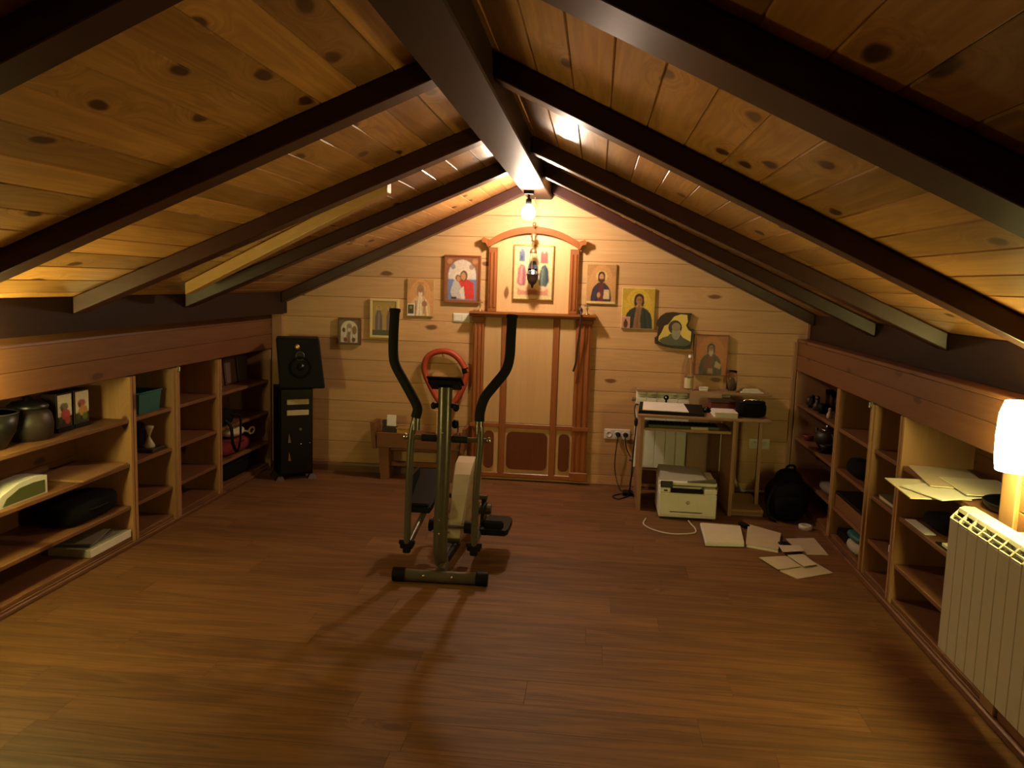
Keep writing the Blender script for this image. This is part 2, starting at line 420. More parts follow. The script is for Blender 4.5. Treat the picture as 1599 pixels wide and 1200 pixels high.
# corner trims, baseboards
struct('trim_1', MB().box(XL+0.001, -2.555, D-0.03, D-0.002, 0.06, 1.285, 0.003), shelf_z)
struct('trim_2', MB().box(XR-0.03, XR+0.0, D-0.028, D-0.002, 0.06, 1.21, 0.003), shelf_z)
struct('trim_3', MB().box(XR+0.06, XR+0.085, D-0.028, D-0.002, 1.236, 1.36, 0.003), shelf_z)
struct('trim_4', MB().box(-2.56, -2.535, D-0.028, D-0.002, 1.29, 1.38, 0.003), shelf_z)
struct('baseboard_back', MB().prism([(D-0.002, 0.0), (D-0.02, 0.0), (D-0.02, 0.05), (D-0.012, 0.07), (D-0.002, 0.075)], 'X', XL+0.005, -1.0), base_wood)
struct('baseboard_right', MB().box(XR-0.022, XR-0.002, Y0, 5.45, 0.0, 0.035, 0.006), fascia_wood)
struct('baseboard_left', MB().box(XL+0.002, XL+0.016, Y0, 6.3, 0.0, 0.025, 0.005), fascia_wood)

# ------------------------------------------------------------------ ceiling: deck planks, rafters, ridge beam, wall plates
ce = struct('ceiling')
for s in (-1, 1):
    xe = -3.1 if s < 0 else 2.12
    # roof boarding above the deck
    build('roof_boarding', MB().hexa([(RX, Y0, 2.446), (RX, D+0.1, 2.446), (xe, D+0.1, zr(xe, 2.446)), (xe, Y0, zr(xe, 2.446)),
                                      (RX, Y0, 2.49), (RX, D+0.1, 2.49), (xe, D+0.1, zr(xe, 2.49)), (xe, Y0, zr(xe, 2.49))]), roof_m, ce)
    ang = math.atan(SL); T = Matrix.Rotation(ang*s, 3, 'Y')
    sw = 0.138; k = 0
    total = abs(xe-RX)/math.cos(ang)
    cuts_y = [Y0, 0.5, 1.75, 2.95, 4.15, 5.3, D]
    while k*sw < total:
        d0 = k*sw; wdt = min(sw, total-d0)
        dc = d0+wdt/2
        x = RX+s*dc*math.cos(ang); zc = zr(x, CD)+0.0105/math.cos(ang)
        joints = sorted(set([Y0, D]+rnd.sample(cuts_y[1:-1], 1 if k % 2 else 2)))
        for a, b_ in zip(joints[:-1], joints[1:]):
            piece('plank', (wdt-0.001, b_-a-0.001, 0.02), (x, (a+b_)/2, zc), deck_wood, ce, T=T, c=0.004)
        k += 1
def rafter(s, yr, ye, w_=0.115, c0=CR, c1=CD-0.002, mat=None, xr_=None, xe=None, name='rafter'):
    xr_ = RX+s*0.10 if xr_ is None else xr_
    xe = (-2.523 if s < 0 else 1.638) if xe is None else xe
    p = []
    for cc in (c0, c1):
        p += [(xr_, yr-w_, zr(xr_, cc)), (xr_, yr, zr(xr_, cc)), (xe, ye, zr(xe, cc)), (xe, ye-w_, zr(xe, cc))]
    o = build(name, MB().hexa(p), mat or rafter_x, ce)
    bv = o.modifiers.new('edge', 'BEVEL'); bv.width = 0.006; bv.segments = 2
    return o
for yr, ye in ((0.62, 0.55), (1.72, 1.72), (3.03, 2.86), (4.25, 3.93), (5.40, 5.04), (6.62, 6.62)): rafter(-1, yr, ye)
for yr, ye in ((0.66, 0.6), (1.80, 1.78), (3.02, 3.02), (4.62, 4.20), (5.62, 5.22), (6.62, 6.62)): rafter(1, yr, ye, 0.19 if 1 < yr < 2 else 0.115)
rafter(-1, 4.46, 4.70, 0.09, CR+0.012, CD-0.002, wood('pale_batten_pine', 'X', (0.56, 0.34, 0.13), (0.42, 0.22, 0.07), None, 0.4, 0.3, 0.6, 0.1), -1.12, -2.36, 'batten')
o = build('ridge_beam', MB().box(RX-0.095, RX+0.095, Y0, D-0.003, 2.25, 2.40, 0.006), rafter_y, ce)
for xa, xb, zb_ in ((-2.525, -2.66, 1.292), (1.64, 1.80, 1.236)):
    build('wall_plate_beam', MB().hexa([(xa, Y0, zb_), (xb, Y0, zb_), (xb, D-0.003, zb_), (xa, D-0.003, zb_),
                                        (xa, Y0, zr(xa, CD)-0.004), (xb, Y0, zr(xb, CD)-0.004), (xb, D-0.003, zr(xb, CD)-0.004), (xa, D-0.003, zr(xa, CD)-0.004)]), rafter_y, ce)

# ------------------------------------------------------------------ shelf units
LV = (0.745, 0.485, 0.235)
def shelf_unit(side, ya, yb, label, name='shelf_unit', gap=0.0015):
    s = -1 if side == 'L' else 1
    xf = XL if s < 0 else XR
    dep = 0.36
    xb = xf+s*dep
    t = thing(name, label, 'shelf unit', (xf+s*dep/2, (ya+yb)/2, 0), 'built-in shelf units along both knee walls')
    th = 0.026
    y0, y1 = ya+gap, yb-gap
    lo, hi = min(xf, xb), max(xf, xb)
    for yy in (y0, y1-th):
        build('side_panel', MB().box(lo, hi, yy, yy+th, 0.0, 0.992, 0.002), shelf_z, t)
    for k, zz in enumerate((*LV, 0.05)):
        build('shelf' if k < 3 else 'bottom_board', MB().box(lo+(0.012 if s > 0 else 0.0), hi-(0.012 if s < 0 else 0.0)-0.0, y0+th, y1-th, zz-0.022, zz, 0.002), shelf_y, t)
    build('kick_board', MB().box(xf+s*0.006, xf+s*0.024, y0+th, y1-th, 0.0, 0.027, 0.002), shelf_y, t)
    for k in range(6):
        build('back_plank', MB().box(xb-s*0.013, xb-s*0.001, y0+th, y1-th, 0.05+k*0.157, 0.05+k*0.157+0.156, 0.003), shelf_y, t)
    return t
UL = [(3.0, 4.535), (4.54, 5.02), (5.055, 5.655), (5.66, 6.60)]
UR = [(3.245, 4.33), (4.335, 4.765), (4.79, 5.465), (5.47, 6.60)]
lb = ['wide pine shelf unit nearest the left lamp, holding dark jar and flower boxes',
      'narrow pine shelf unit with a teal basket on its top shelf',
      'empty narrow pine shelf unit left of the black speaker shelves',
      'pine shelf unit behind the black computer tower, with dark picture frames']
for (a, b_), l in zip(UL, lb): shelf_unit('L', a, b_, l)
lb = ['pine shelf unit behind the near white radiator, loose papers on top shelf',
      'narrow nearly empty pine shelf unit beside the papers shelf',
      'pine shelf unit with small wooden drawer box and dark bag',
      'pine corner shelf unit with dark teapot, behind the black backpack']
for (a, b_), l in zip(UR, lb): shelf_unit('R', a, b_, l)
# upright post strips between units, lamp stile
struct('trim_5', MB().box(XL-0.02, XL+0.012, 5.021, 5.054, 0.0, 0.995, 0.002), shelf_z)
struct('trim_6', MB().box(XR-0.012, XR+0.02, 4.766, 4.789, 0.0, 0.99, 0.002), shelf_z)
struct('trim_7', MB().box(XR-0.012, XR+0.02, 3.135, 3.24, 0.036, 0.99, 0.003), shelf_z)
def latch(x, y_, s, label):
    t = thing('latch', label, 'latch', (x, y_, 0.985))
    build('plate', MB().box(x, x+s*0.004, y_-0.012, y_+0.012, 0.965, 1.005, 0.001), chrome, t)
    build('bolt', MB().tube([(x+s*0.012, y_, 0.97), (x+s*0.012, y_, 1.0)], 0.006, 10).box(x+s*0.004, x+s*0.010, y_-0.004, y_+0.004, 0.978, 0.992, 0.001), chrome, t)
latch(XL+0.012, 5.037, 1, 'small steel latch at the top of the post strip on the left shelves')
latch(XR-0.012, 4.777, -1, 'small steel latch at the top of the post strip on the right shelves')

# ------------------------------------------------------------------ altar panel on the back wall
YB = D   # wall face
t = thing('altar_panel', 'tall pine altar panel with red-brown columns and arched crown on back wall', 'altar', (-0.52, YB-0.05, 0))
ax0, ax1 = -0.985, -0.02
def b(name, m, mat, p=t): return build(name, m, mat, p)
b('backing_board', MB().box(ax0+0.02, ax1-0.02, YB-0.03, YB-0.002, 0.03, 1.335, 0.002), altar_light)
for (xa, xb) in ((-0.885, -0.745), (-0.695, -0.335), (-0.285, -0.155)):
    b('pale_panel', MB().box(xa, xb, YB-0.038, YB-0.0305, 0.475, 1.32, 0.003), altar_light)
for xa in (-0.745, -0.335):
    b('upright_strip', MB().box(xa, xa+0.05, YB-0.05, YB-0.0305, 0.06, 1.325, 0.005), altar_z)
for xa, xb in ((ax0+0.01, -0.885), (-0.155, ax1-0.01)):
    c_ = b('column', MB().box(xa, xb, YB-0.05, YB-0.0305, 0.03, 1.325, 0.003), altar_z)
    wd = (xb-xa)/3
    for k in range(3):
        b('flute', MB().prism([(xa+k*wd+0.006, YB-0.0505), (xa+k*wd+wd/2, YB-0.062), (xa+(k+1)*wd-0.006, YB-0.0505)], 'Z', 0.11, 1.28), altar_z, c_)
    b('plinth', MB().box(xa-0.01, xb+0.01, YB-0.066, YB-0.0505, 0.03, 0.10, 0.004), altar_x, c_)
    b('capital', MB().box(xa-0.008, xb+0.008, YB-0.07, YB-0.0505, 1.29, 1.325, 0.006), altar_x, c_)
    b('collar', MB().box(xa-0.004, xb+0.004, YB-0.066, YB-0.0625, 0.44, 0.47, 0.002), altar_x, c_)
b('cross_rail', MB().box(-0.885, -0.155, YB-0.046, YB-0.0305, 0.435, 0.472, 0.004), altar_x)
b('base_rail', MB().box(-0.885, -0.155, YB-0.048, YB-0.0305, 0.03, 0.066, 0.004), altar_x)
def rrect(x0, x1, z0, z1, r, n=5):
    out = []
    for cx, cz, a0 in ((x1-r, z1-r, 0), (x0+r, z1-r, 90), (x0+r, z0+r, 180), (x1-r, z0+r, 270)):
        for k in range(n+1):
            a = math.radians(a0+90*k/n); out.append((cx+r*math.cos(a), cz+r*math.sin(a)))
    return out
for (xa, xb, rad) in ((-0.865, -0.785, 0.038), (-0.68, -0.352, 0.045), (-0.26, -0.175, 0.038)):
    b('inset_panel', MB().prism(rrect(xa, xb, 0.098, 0.405, rad), 'Y', YB-0.043, YB-0.0305), altar_dark)
b('shelf_cornice', MB().prism([(YB-0.002, 1.326), (YB-0.085, 1.326), (YB-0.095, 1.338), (YB-0.115, 1.35), (YB-0.115, 1.366), (YB-0.002, 1.366)], 'X', ax0-0.015, ax1+0.015), altar_x)
# crown
CX = -0.51; cl, cr = -0.865, -0.155
zs_, zt_ = 1.885, 2.005
def arc(x, ztop, zside, half):
    u = (x-CX)/half; R_ = (half*half+(ztop-zside)**2)/(2*(ztop-zside)); return ztop-R_+math.sqrt(max(0, R_*R_-(x-CX)**2))
N_ = 18
half = (cr-cl)/2
pts = [(cl+0.01, 1.367)]+[(cr-0.01, 1.367)]+[(cr-0.01-(cr-cl-0.02)*k/N_, arc(cr-0.01-(cr-cl-0.02)*k/N_, 1.99, 1.87, half)) for k in range(N_+1)]
b('crown_board', MB().prism(pts, 'Y', YB-0.024, YB-0.002), altar_light)
for xa in (cl, cr-0.07):
    c_ = b('crown_column', MB().box(xa, xa+0.07, YB-0.05, YB-0.0245, 1.367, 1.87, 0.003), altar_z)
    for k in range(2):
        b('flute', MB().prism([(xa+0.008+k*0.03, YB-0.0505), (xa+0.02+k*0.03, YB-0.06), (xa+0.032+k*0.03, YB-0.0505)], 'Z', 1.40, 1.83), altar_z, c_)
b('arch_moulding', (lambda m: [m.hexa([
    (x0, YB-0.085, z0a), (x1, YB-0.085, z1a), (x1, YB-0.0245, z1a), (x0, YB-0.0245, z0a),
    (x0, YB-0.095, z0b), (x1, YB-0.095, z1b), (x1, YB-0.0245, z1b), (x0, YB-0.0245, z0b)])
    for k in range(22)
    for x0 in [cl-0.0+(cr-cl)*k/22] for x1 in [cl+(cr-cl)*(k+1)/22]
    for z0a in [arc(x0, 1.985, 1.87, half)] for z1a in [arc(x1, 1.985, 1.87, half)]
    for z0b in [arc(x0, 2.035, 1.918, half)] for z1b in [arc(x1, 2.035, 1.918, half)]] and m)(MB()), altar_x)
for sx, xx in ((-1, cl), (1, cr)):
    b('scroll_end', MB().prism([(xx+sx*0.001, 1.866), (xx+sx*0.022, 1.90), (xx+sx*0.05, 1.905), (xx+sx*0.055, 1.93), (xx+sx*0.04, 1.944), (xx+sx*0.001, 1.93)] if True else [], 'Y', YB-0.095, YB-0.0245), altar_x)
def small_cross(x, label):
    q = thing('metal_cross', label, 'cross', (x, YB-0.075, 1.367))
    build('stand', MB().lathe([(0.02, 0), (0.02, 0.006), (0.006, 0.012), (0.005, 0.03)], x, YB-0.075, 10, z=1.3665), brass, q)
    build('cross', MB().box(x-0.005, x+0.005, YB-0.079, YB-0.071, 1.396, 1.46, 0.001).box(x-0.024, x+0.024, YB-0.0785, YB-0.0715, 1.43, 1.44, 0.001).box(x-0.014, x+0.014, YB-0.0785, YB-0.0715, 1.41, 1.417, 0.001), brass, q)
small_cross(-0.92, 'small metal cross on the left end of the altar shelf')
small_cross(-0.075, 'small metal cross on the right end of the altar shelf')
cpts = spline([(-0.128, YB-0.098, 1.40), (-0.122, YB-0.122, 1.377), (-0.122, YB-0.127, 1.34), (-0.125, YB-0.122, 1.25), (-0.14, YB-0.105, 1.1), (-0.145, YB-0.1, 1.0), (-0.165, YB-0.098, 0.92)], 6)
tag(build('prayer_rope', MB().tube(cpts, 0.008, 8).ball((-0.128, YB-0.094, 1.396), 0.02, 0.015, 0.028), dark_brown, None, (-0.13, YB-0.1, 1.37)), 'dark knotted prayer rope hanging down from the altar shelf', 'rope')

# ------------------------------------------------------------------ icons: flat prints on boards
def hexs(s): return hx(s)
def inside(poly, x, y_):
    c = False; n = len(poly)
    for i in range(n):
        x0, y0 = poly[i]; x1, y1 = poly[i-1]
        if (y0 > y_) != (y1 > y_) and x < (x1-x0)*(y_-y0)/(y1-y0)+x0: c = not c
    return c
def colour_at(shapes, u, v):
    col = (0, 0, 0)
    for sh in shapes:
        k = sh[0]
        if k == 'bg': col = sh[1]
        elif k == 'e':
            if ((u-sh[1])/sh[3])**2+((v-sh[2])/sh[4])**2 < 1: col = sh[5]
        elif k == 'r':
            if sh[1] <= u <= sh[3] and sh[2] <= v <= sh[4]: col = sh[5]
        elif k == 'p':
            if inside(sh[1], u, v): col = sh[2]
        elif k == 'out':     # everything outside a polygon / arch
            if not inside(sh[1], u, v): col = sh[2]
    return col
def painted(name, x0, x1, z0, z1, yy, shapes, parent, nx=46):
    nz = max(4, int(nx*(z1-z0)/(x1-x0)))
    o0 = origin_of(parent); V = []; F = []; Cc = []
    r2 = random.Random(nx+int(x0*100))
    for j in range(nz+1):
        for i in range(nx+1): V.append((x0+(x1-x0)*i/nx-o0.x, yy-o0.y, z0+(z1-z0)*j/nz-o0.z))
    for j in range(nz):
        for i in range(nx):
            F.append([j*(nx+1)+i, j*(nx+1)+i+1, (j+1)*(nx+1)+i+1, (j+1)*(nx+1)+i])
            sub = [colour_at(shapes, (i+0.5+du)/nx, (j+0.5+dv)/nz) for du, dv in ((-0.5, -0.45), (0.4, -0.5), (-0.4, 0.5), (0.5, 0.4), (0, 0))]
            c = [sum(q[m_] for q in sub)/5 for m_ in range(3)]; k = 0.85+0.25*r2.random()
            Cc += [(c[0]*k, c[1]*k, c[2]*k, 1)]*4
    n = len(V); st = 0.0012   # give the print a thin sheet's thickness
    ring = [0, nx, nz*(nx+1)+nx, nz*(nx+1)]
    V += [(V[i][0], V[i][1]+st, V[i][2]) for i in ring]
    F.append([n+3, n+2, n+1, n]); Cc += [(0.3, 0.25, 0.2, 1)]*4
    me = bpy.data.meshes.new(name); me.from_pydata(V, [], F); me.materials.append(print_mat)
    at = me.color_attributes.new('paint', 'FLOAT_COLOR', 'CORNER')
    at.data.foreach_set('color', [q for c in Cc for q in c])
    o = bpy.data.objects.new(name, me); C.objects.link(o); o.parent = parent; ORG[o.name] = o0; return o
def icon(x0, x1, z0, z1, label, shapes, board, frame=None, fw_=0.012, th=0.02, group='religious icons on the back wall', YB=D):
    t = thing('icon_picture', label, 'icon', ((x0+x1)/2, YB-th/2, z0), group)
    build('board', MB().box(x0, x1, YB-th, YB-0.001, z0, z1, 0.002), board, t)
    if frame:
        y0, y1 = YB-th-0.008, YB-th-0.0002
        for q in ((x0, x1, z0, z0+fw_), (x0, x1, z1-fw_, z1)): build('frame_rail', MB().box(q[0], q[1], y0, y1, q[2], q[3], 0.002), frame, t)
        for q in ((x0, x0+fw_), (x1-fw_, x1)): build('frame_stile', MB().box(q[0], q[1], y0, y1, z0+fw_, z1-fw_, 0.002), frame, t)
        painted('print', x0+fw_, x1-fw_, z0+fw_, z1-fw_, YB-th-0.0016, shapes, t)
    else:
        painted('print', x0+0.005, x1-0.005, z0+0.005, z1-0.005, YB-th-0.0016, shapes, t)
    return t
def bust(bg, halo, robe, robe2, skin, hair, beard=None, cx=0.5, hy=0.70, sc_=1.0):
    s = sc_; dk = lambda c, k: tuple(v*k for v in c)
    sh = [('bg', bg), ('e', 0.5, 0.9, 0.7, 0.25, dk(bg, 0.85)), ('e', 0.5, 0.5, 0.42, 0.5, dk(bg, 1.08)), ('e', cx, hy, 0.25*s, 0.19*s, dk(halo, 0.6)), ('e', cx, hy, 0.235*s, 0.175*s, halo)]
    sh += [('p', [(cx-0.42*s, 0.0), (cx-0.41*s, 0.20), (cx-0.36*s, 0.36), (cx-0.27*s, 0.46), (cx-0.13*s, 0.535), (cx+0.13*s, 0.535), (cx+0.27*s, 0.46), (cx+0.36*s, 0.36), (cx+0.41*s, 0.20), (cx+0.42*s, 0.0)], robe)]
    for a, b_, k in ((-0.33, -0.20, 1.5), (-0.24, -0.10, 0.6), (0.20, 0.16, 0.55), (0.30, 0.20, 1.6), (0.12, 0.10, 1.3)):
        sh.append(('p', [(cx+a*s, 0.0), (cx+b_*s, 0.46), (cx+(b_+0.025)*s, 0.46), (cx+(a+0.035)*s, 0.0)], dk(robe, k)))
    sh += [('p', [(cx-0.15*s, 0.0), (cx-0.12*s, 0.3), (cx-0.08*s, 0.53), (cx+0.09*s, 0.53), (cx+0.05*s, 0.25), (cx+0.08*s, 0.0)], robe2),
           ('p', [(cx-0.05*s, 0.0), (cx-0.03*s, 0.5), (cx-0.01*s, 0.5), (cx-0.015*s, 0.0)], dk(robe2, 0.6)),
           ('e', cx, hy+0.02*s, 0.145*s, 0.13*s, hair), ('e', cx-0.10*s, hy-0.06*s, 0.05*s, 0.10*s, hair), ('e', cx+0.10*s, hy-0.06*s, 0.05*s, 0.10*s, hair),
           ('r', cx-0.05*s, hy-0.20*s, cx+0.05*s, hy-0.05*s, dk(skin, 0.75)), ('e', cx, hy-0.02*s, 0.09*s, 0.105*s, skin), ('e', cx+0.045*s, hy-0.03*s, 0.045*s, 0.09*s, dk(skin, 0.8))]
    if beard: sh += [('e', cx, hy-0.125*s, 0.085*s, 0.095*s, beard), ('e', cx, hy-0.17*s, 0.05*s, 0.08*s, beard), ('e', cx, hy-0.025*s, 0.072*s, 0.066*s, skin), ('r', cx-0.04*s, hy-0.085*s, cx+0.04*s, hy-0.07*s, beard)]
    return sh+[('e', cx-0.035*s, hy, 0.018*s, 0.010*s, hx('2a1a10')), ('e', cx+0.035*s, hy, 0.018*s, 0.010*s, hx('2a1a10')),
            ('r', cx-0.055*s, hy+0.018*s, cx+0.055*s, hy+0.026*s, dk(hair, 0.9)), ('r', cx-0.008, hy-0.05*s, cx+0.012, hy-0.005, dk(skin, 0.65)), ('r', cx-0.028*s, hy-0.078*s, cx+0.028*s, hy-0.068*s, hx('7a3a28'))]
def arch(w_=0.42, spring=0.62, top=0.93, low=0.05):
    return [(0.5-w_, low), (0.5+w_, low), (0.5+w_, spring)]+[(0.5+w_*math.cos(math.pi*k/12), spring+(top-spring)*math.sin(math.pi*k/12)) for k in range(1, 12)]+[(0.5-w_, spring)]
skin = hx('b98a62')
icon(-2.089, -1.90, 1.055, 1.272, 'smallest framed icon, white-haloed bearded saint, lowest at the left of the wall',
     bust(hx('d8cdb0'), hx('efe6cf'), hx('cfc6b4'), hx('8c6a50'), skin, hx('9a9080'), hx('d8d0c0'), 0.5, 0.70, 0.95)
     + [('out', arch(0.43, 0.6, 0.95, 0.03), hx('7a5a52')), ('e', 0.22, 0.55, 0.08, 0.10, hx('5a3020')), ('e', 0.76, 0.55, 0.12, 0.18, hx('8a6238')), ('e', 0.3, 0.14, 0.1, 0.1, hx('7a3028')), ('e', 0.72, 0.14, 0.1, 0.1, hx('5a2a28'))],
     frame_dark, frame_dark, 0.013)
def standing(cx, robe, inner, w_=0.15):
    return [('e', cx, 0.80, 0.11, 0.075, hx('c9a35a')), ('p', [(cx-w_, 0.10), (cx-w_*0.95, 0.55), (cx-w_*0.5, 0.73), (cx+w_*0.5, 0.73), (cx+w_*0.95, 0.55), (cx+w_, 0.10)], robe),
            ('p', [(cx-0.05, 0.12), (cx-0.03, 0.68), (cx+0.05, 0.68), (cx+0.05, 0.12)], inner), ('e', cx, 0.80, 0.06, 0.06, hx('6a4530')), ('e', cx, 0.79, 0.045, 0.045, skin)]
icon(-1.824, -1.588, 1.12, 1.437, 'cream-framed icon of two standing saints, behind the left trainer handle',
     [('bg', hx('a88a45'))]+standing(0.27, hx('5d4a52'), hx('8a6a60'))+standing(0.74, hx('6a4e5c'), hx('8c5a58'))+[('r', 0, 0, 1, 0.16, hx('3c342c'))],
     frame_cream, frame_cream, 0.020)
t = icon(-1.522, -1.302, 1.306, 1.605, 'peach icon of a white-bearded bishop with small photo card in its corner',
     bust(hx('d09862'), hx('d9a66e'), hx('d8b88c'), hx('f0dfc0'), hx('b07a55'), hx('a67d5c'), hx('ead9c0'), 0.5, 0.72, 0.95)
     + [('p', [(0.40, 0.86), (0.38, 0.93), (0.62, 0.93), (0.60, 0.86)], hx('b8865c')), ('r', 0.30, 0.05, 0.34, 0.42, hx('9a6a45')), ('r', 0.62, 0.05, 0.66, 0.42, hx('9a6a45')), ('e', 0.66, 0.33, 0.1, 0.08, hx('a36e50'))], board_gold)
q = thing('photo_card', 'small dark photo card tucked in the corner of the peach bishop icon', 'card', (-1.487, YB-0.024, 1.31))
build('card', MB().box(-1.516, -1.458, YB-0.0245, YB-0.0222, 1.308, 1.405, 0.0005), paperw, q)
painted('print', -1.510, -1.464, 1.326, 1.398, YB-0.0262, [('bg', hx('3a3a22')), ('e', 0.5, 0.7, 0.22, 0.16, hx('8a8450')), ('e', 0.5, 0.2, 0.35, 0.35, hx('2a2a18'))], q, 12)
icon(-1.224, -0.931, 1.421, 1.801, 'large icon of a woman and child in red under a pale arch',
     [('bg', hx('c9c6c4')), ('r', 0, 0, 1, 0.5, hx('6a7fb0')), ('e', 0.5, 0.68, 0.34, 0.24, hx('cfc2b0')), ('e', 0.56, 0.60, 0.17, 0.14, hx('d9cbb4')), ('e', 0.36, 0.55, 0.13, 0.11, hx('d9cbb4')),
      ('p', [(0.18, 0.05), (0.22, 0.38), (0.42, 0.52), (0.68, 0.50), (0.86, 0.42), (0.88, 0.05)], hx('c23a34')),
      ('p', [(0.15, 0.22), (0.24, 0.46), (0.40, 0.44), (0.55, 0.22), (0.50, 0.06), (0.22, 0.08)], hx('b9b7b4')),
      ('e', 0.55, 0.58, 0.11, 0.12, hx('5a3a30')), ('e', 0.54, 0.57, 0.075, 0.09, skin), ('e', 0.38, 0.53, 0.08, 0.075, hx('6a4530')), ('e', 0.39, 0.515, 0.06, 0.06, skin),
      ('p', [(0.5, 0.05), (0.42, 0.25), (0.55, 0.35), (0.6, 0.05)], hx('d8cfc6')), ('r', 0.18, 0.05, 0.34, 0.10, hx('2c2a3c')),
      ('e', 0.22, 0.78, 0.07, 0.06, hx('8a8c90')), ('e', 0.78, 0.78, 0.07, 0.06, hx('9a8478')),
      ('out', arch(0.42, 0.60, 0.94, 0.04), hx('8a5a3c')), ('e', 0.12, 0.90, 0.08, 0.06, hx('b07a50')), ('e', 0.88, 0.90, 0.08, 0.06, hx('b07a50'))],
     frame_dark, frame_red, 0.014)
# large central picture: a plain arrangement of robe colours only
icon(-0.67, -0.351, 1.466, 1.897, 'largest icon, gold with pink, blue and green robes, inside the altar arch',
     [('bg', hx('cdb98a')), ('e', 0.5, 0.75, 0.42, 0.22, hx('d8c898')), ('r', 0.12, 0.70, 0.28, 0.90, hx('5a6788')), ('r', 0.16, 0.86, 0.24, 0.95, hx('6a7490')), ('r', 0.17, 0.74, 0.21, 0.82, hx('39425c')), ('r', 0.68, 0.68, 0.88, 0.86, hx('b05a50')), ('p', [(0.68, 0.86), (0.73, 0.92), (0.78, 0.86), (0.83, 0.92), (0.88, 0.86)], hx('b86458')),
      ('p', [(0.08, 0.30), (0.10, 0.56), (0.18, 0.66), (0.28, 0.62), (0.33, 0.45), (0.30, 0.26), (0.20, 0.22)], hx('a8686a')), ('p', [(0.14, 0.30), (0.18, 0.62), (0.22, 0.62), (0.20, 0.28)], hx('c48c86')), ('p', [(0.24, 0.26), (0.25, 0.58), (0.28, 0.58), (0.28, 0.28)], hx('7c4a58')),
      ('p', [(0.34, 0.44), (0.36, 0.62), (0.44, 0.72), (0.56, 0.72), (0.62, 0.60), (0.64, 0.44)], hx('33405e')), ('p', [(0.42, 0.45), (0.45, 0.68), (0.49, 0.68), (0.48, 0.45)], hx('5a3a38')), ('p', [(0.54, 0.46), (0.53, 0.66), (0.57, 0.64), (0.59, 0.46)], hx('4a5c88')),
      ('p', [(0.66, 0.28), (0.66, 0.46), (0.72, 0.62), (0.82, 0.66), (0.90, 0.54), (0.92, 0.34), (0.84, 0.22), (0.74, 0.22)], hx('4c5a56')), ('p', [(0.84, 0.26), (0.82, 0.62), (0.88, 0.58), (0.91, 0.36)], hx('2a3c4c')), ('p', [(0.70, 0.26), (0.74, 0.58), (0.77, 0.58), (0.75, 0.26)], hx('6e7a70')),
      ('r', 0.34, 0.36, 0.66, 0.45, hx('d8c8a8')), ('p', [(0.10, 0.07), (0.10, 0.20), (0.90, 0.20), (0.90, 0.07)], hx('c08468')), ('e', 0.28, 0.20, 0.15, 0.05, hx('d8b48c')), ('e', 0.72, 0.20, 0.15, 0.05, hx('d8b48c')), ('r', 0.38, 0.08, 0.62, 0.16, hx('96604c'))],
     board_gold, gold, 0.010, YB=D-0.0245)
icon(-0.091, 0.142, 1.452, 1.764, 'icon of a brown-haired bearded man in dark robe just right of the altar crown',
     bust(hx('b98a55'), hx('d4b070'), hx('3a3040'), hx('6a2a30'), hx('c09468'), hx('3c2416'), hx('4a2c1a'), 0.5, 0.70, 0.85)
     + [('p', [(0.58, 0.12), (0.60, 0.36), (0.78, 0.36), (0.80, 0.12)], hx('c9b184')), ('e', 0.42, 0.22, 0.06, 0.07, hx('b0865c')), ('r', 0, 0, 1, 0.05, hx('d8bc80'))],
     board_gold, None)
icon(0.191, 0.45, 1.268, 1.588, 'yellow icon of a dark-haired figure in green robe, third right of altar',
     bust(hx('c9a83c'), hx('d4b548'), hx('2c3230'), hx('8a6248'), hx('a87850'), hx('301c12'), None, 0.52, 0.72, 1.05), frame_cream, None)
q = thing('photo_card', 'tiny pink card with dark figure on the corner of the yellow icon', 'card', (0.225, YB-0.024, 1.27))
build('card', MB().box(0.194, 0.262, YB-0.0245, YB-0.0222, 1.272, 1.362, 0.0005), plain('card_pink', (0.62, 0.40, 0.30), 0.7), q)
painted('print', 0.199, 0.257, 1.277, 1.357, YB-0.0262, [('bg', hx('c08c74')), ('e', 0.5, 0.35, 0.28, 0.4, hx('5a2a24')), ('e', 0.5, 0.72, 0.12, 0.12, hx('4a2a20'))], q, 12)
# icon on an irregular slab of wood
t = thing('slab_icon', 'icon on an irregular dark slab of wood with bright gold ground', 'icon', (0.61, YB-0.02, 1.119), 'religious icons on the back wall')
slab = [(0.472, 1.16), (0.468, 1.205), (0.486, 1.22), (0.492, 1.29), (0.478, 1.30), (0.482, 1.34), (0.505, 1.375), (0.545, 1.402), (0.60, 1.41), (0.655, 1.405), (0.742, 1.405), (0.735, 1.36), (0.72, 1.31), (0.735, 1.285), (0.765, 1.282), (0.762, 1.20), (0.748, 1.128), (0.70, 1.122), (0.60, 1.128), (0.53, 1.14)]
slab = [(x-0.008, z_) for x, z_ in slab]
build('board', MB().prism(slab, 'Y', YB-0.028, YB-0.001), dark_brown, t)
gp = [(0.49, 1.215), (0.51, 1.25), (0.528, 1.30), (0.56, 1.315), (0.60, 1.375), (0.65, 1.395), (0.70, 1.392), (0.708, 1.34), (0.695, 1.31), (0.715, 1.275), (0.738, 1.262), (0.736, 1.17), (0.70, 1.15), (0.58, 1.15), (0.52, 1.165), (0.488, 1.185)]
build('gold_ground', MB().prism(gp, 'Y', YB-0.0305, YB-0.0282), plain('slab_gold', (0.70, 0.52, 0.12), 0.4, 0.2), t)
def ell(cx, cz, rx, rz, n=16): return [(cx+rx*math.cos(2*math.pi*k/n), cz+rz*math.sin(2*math.pi*k/n)) for k in range(n)]
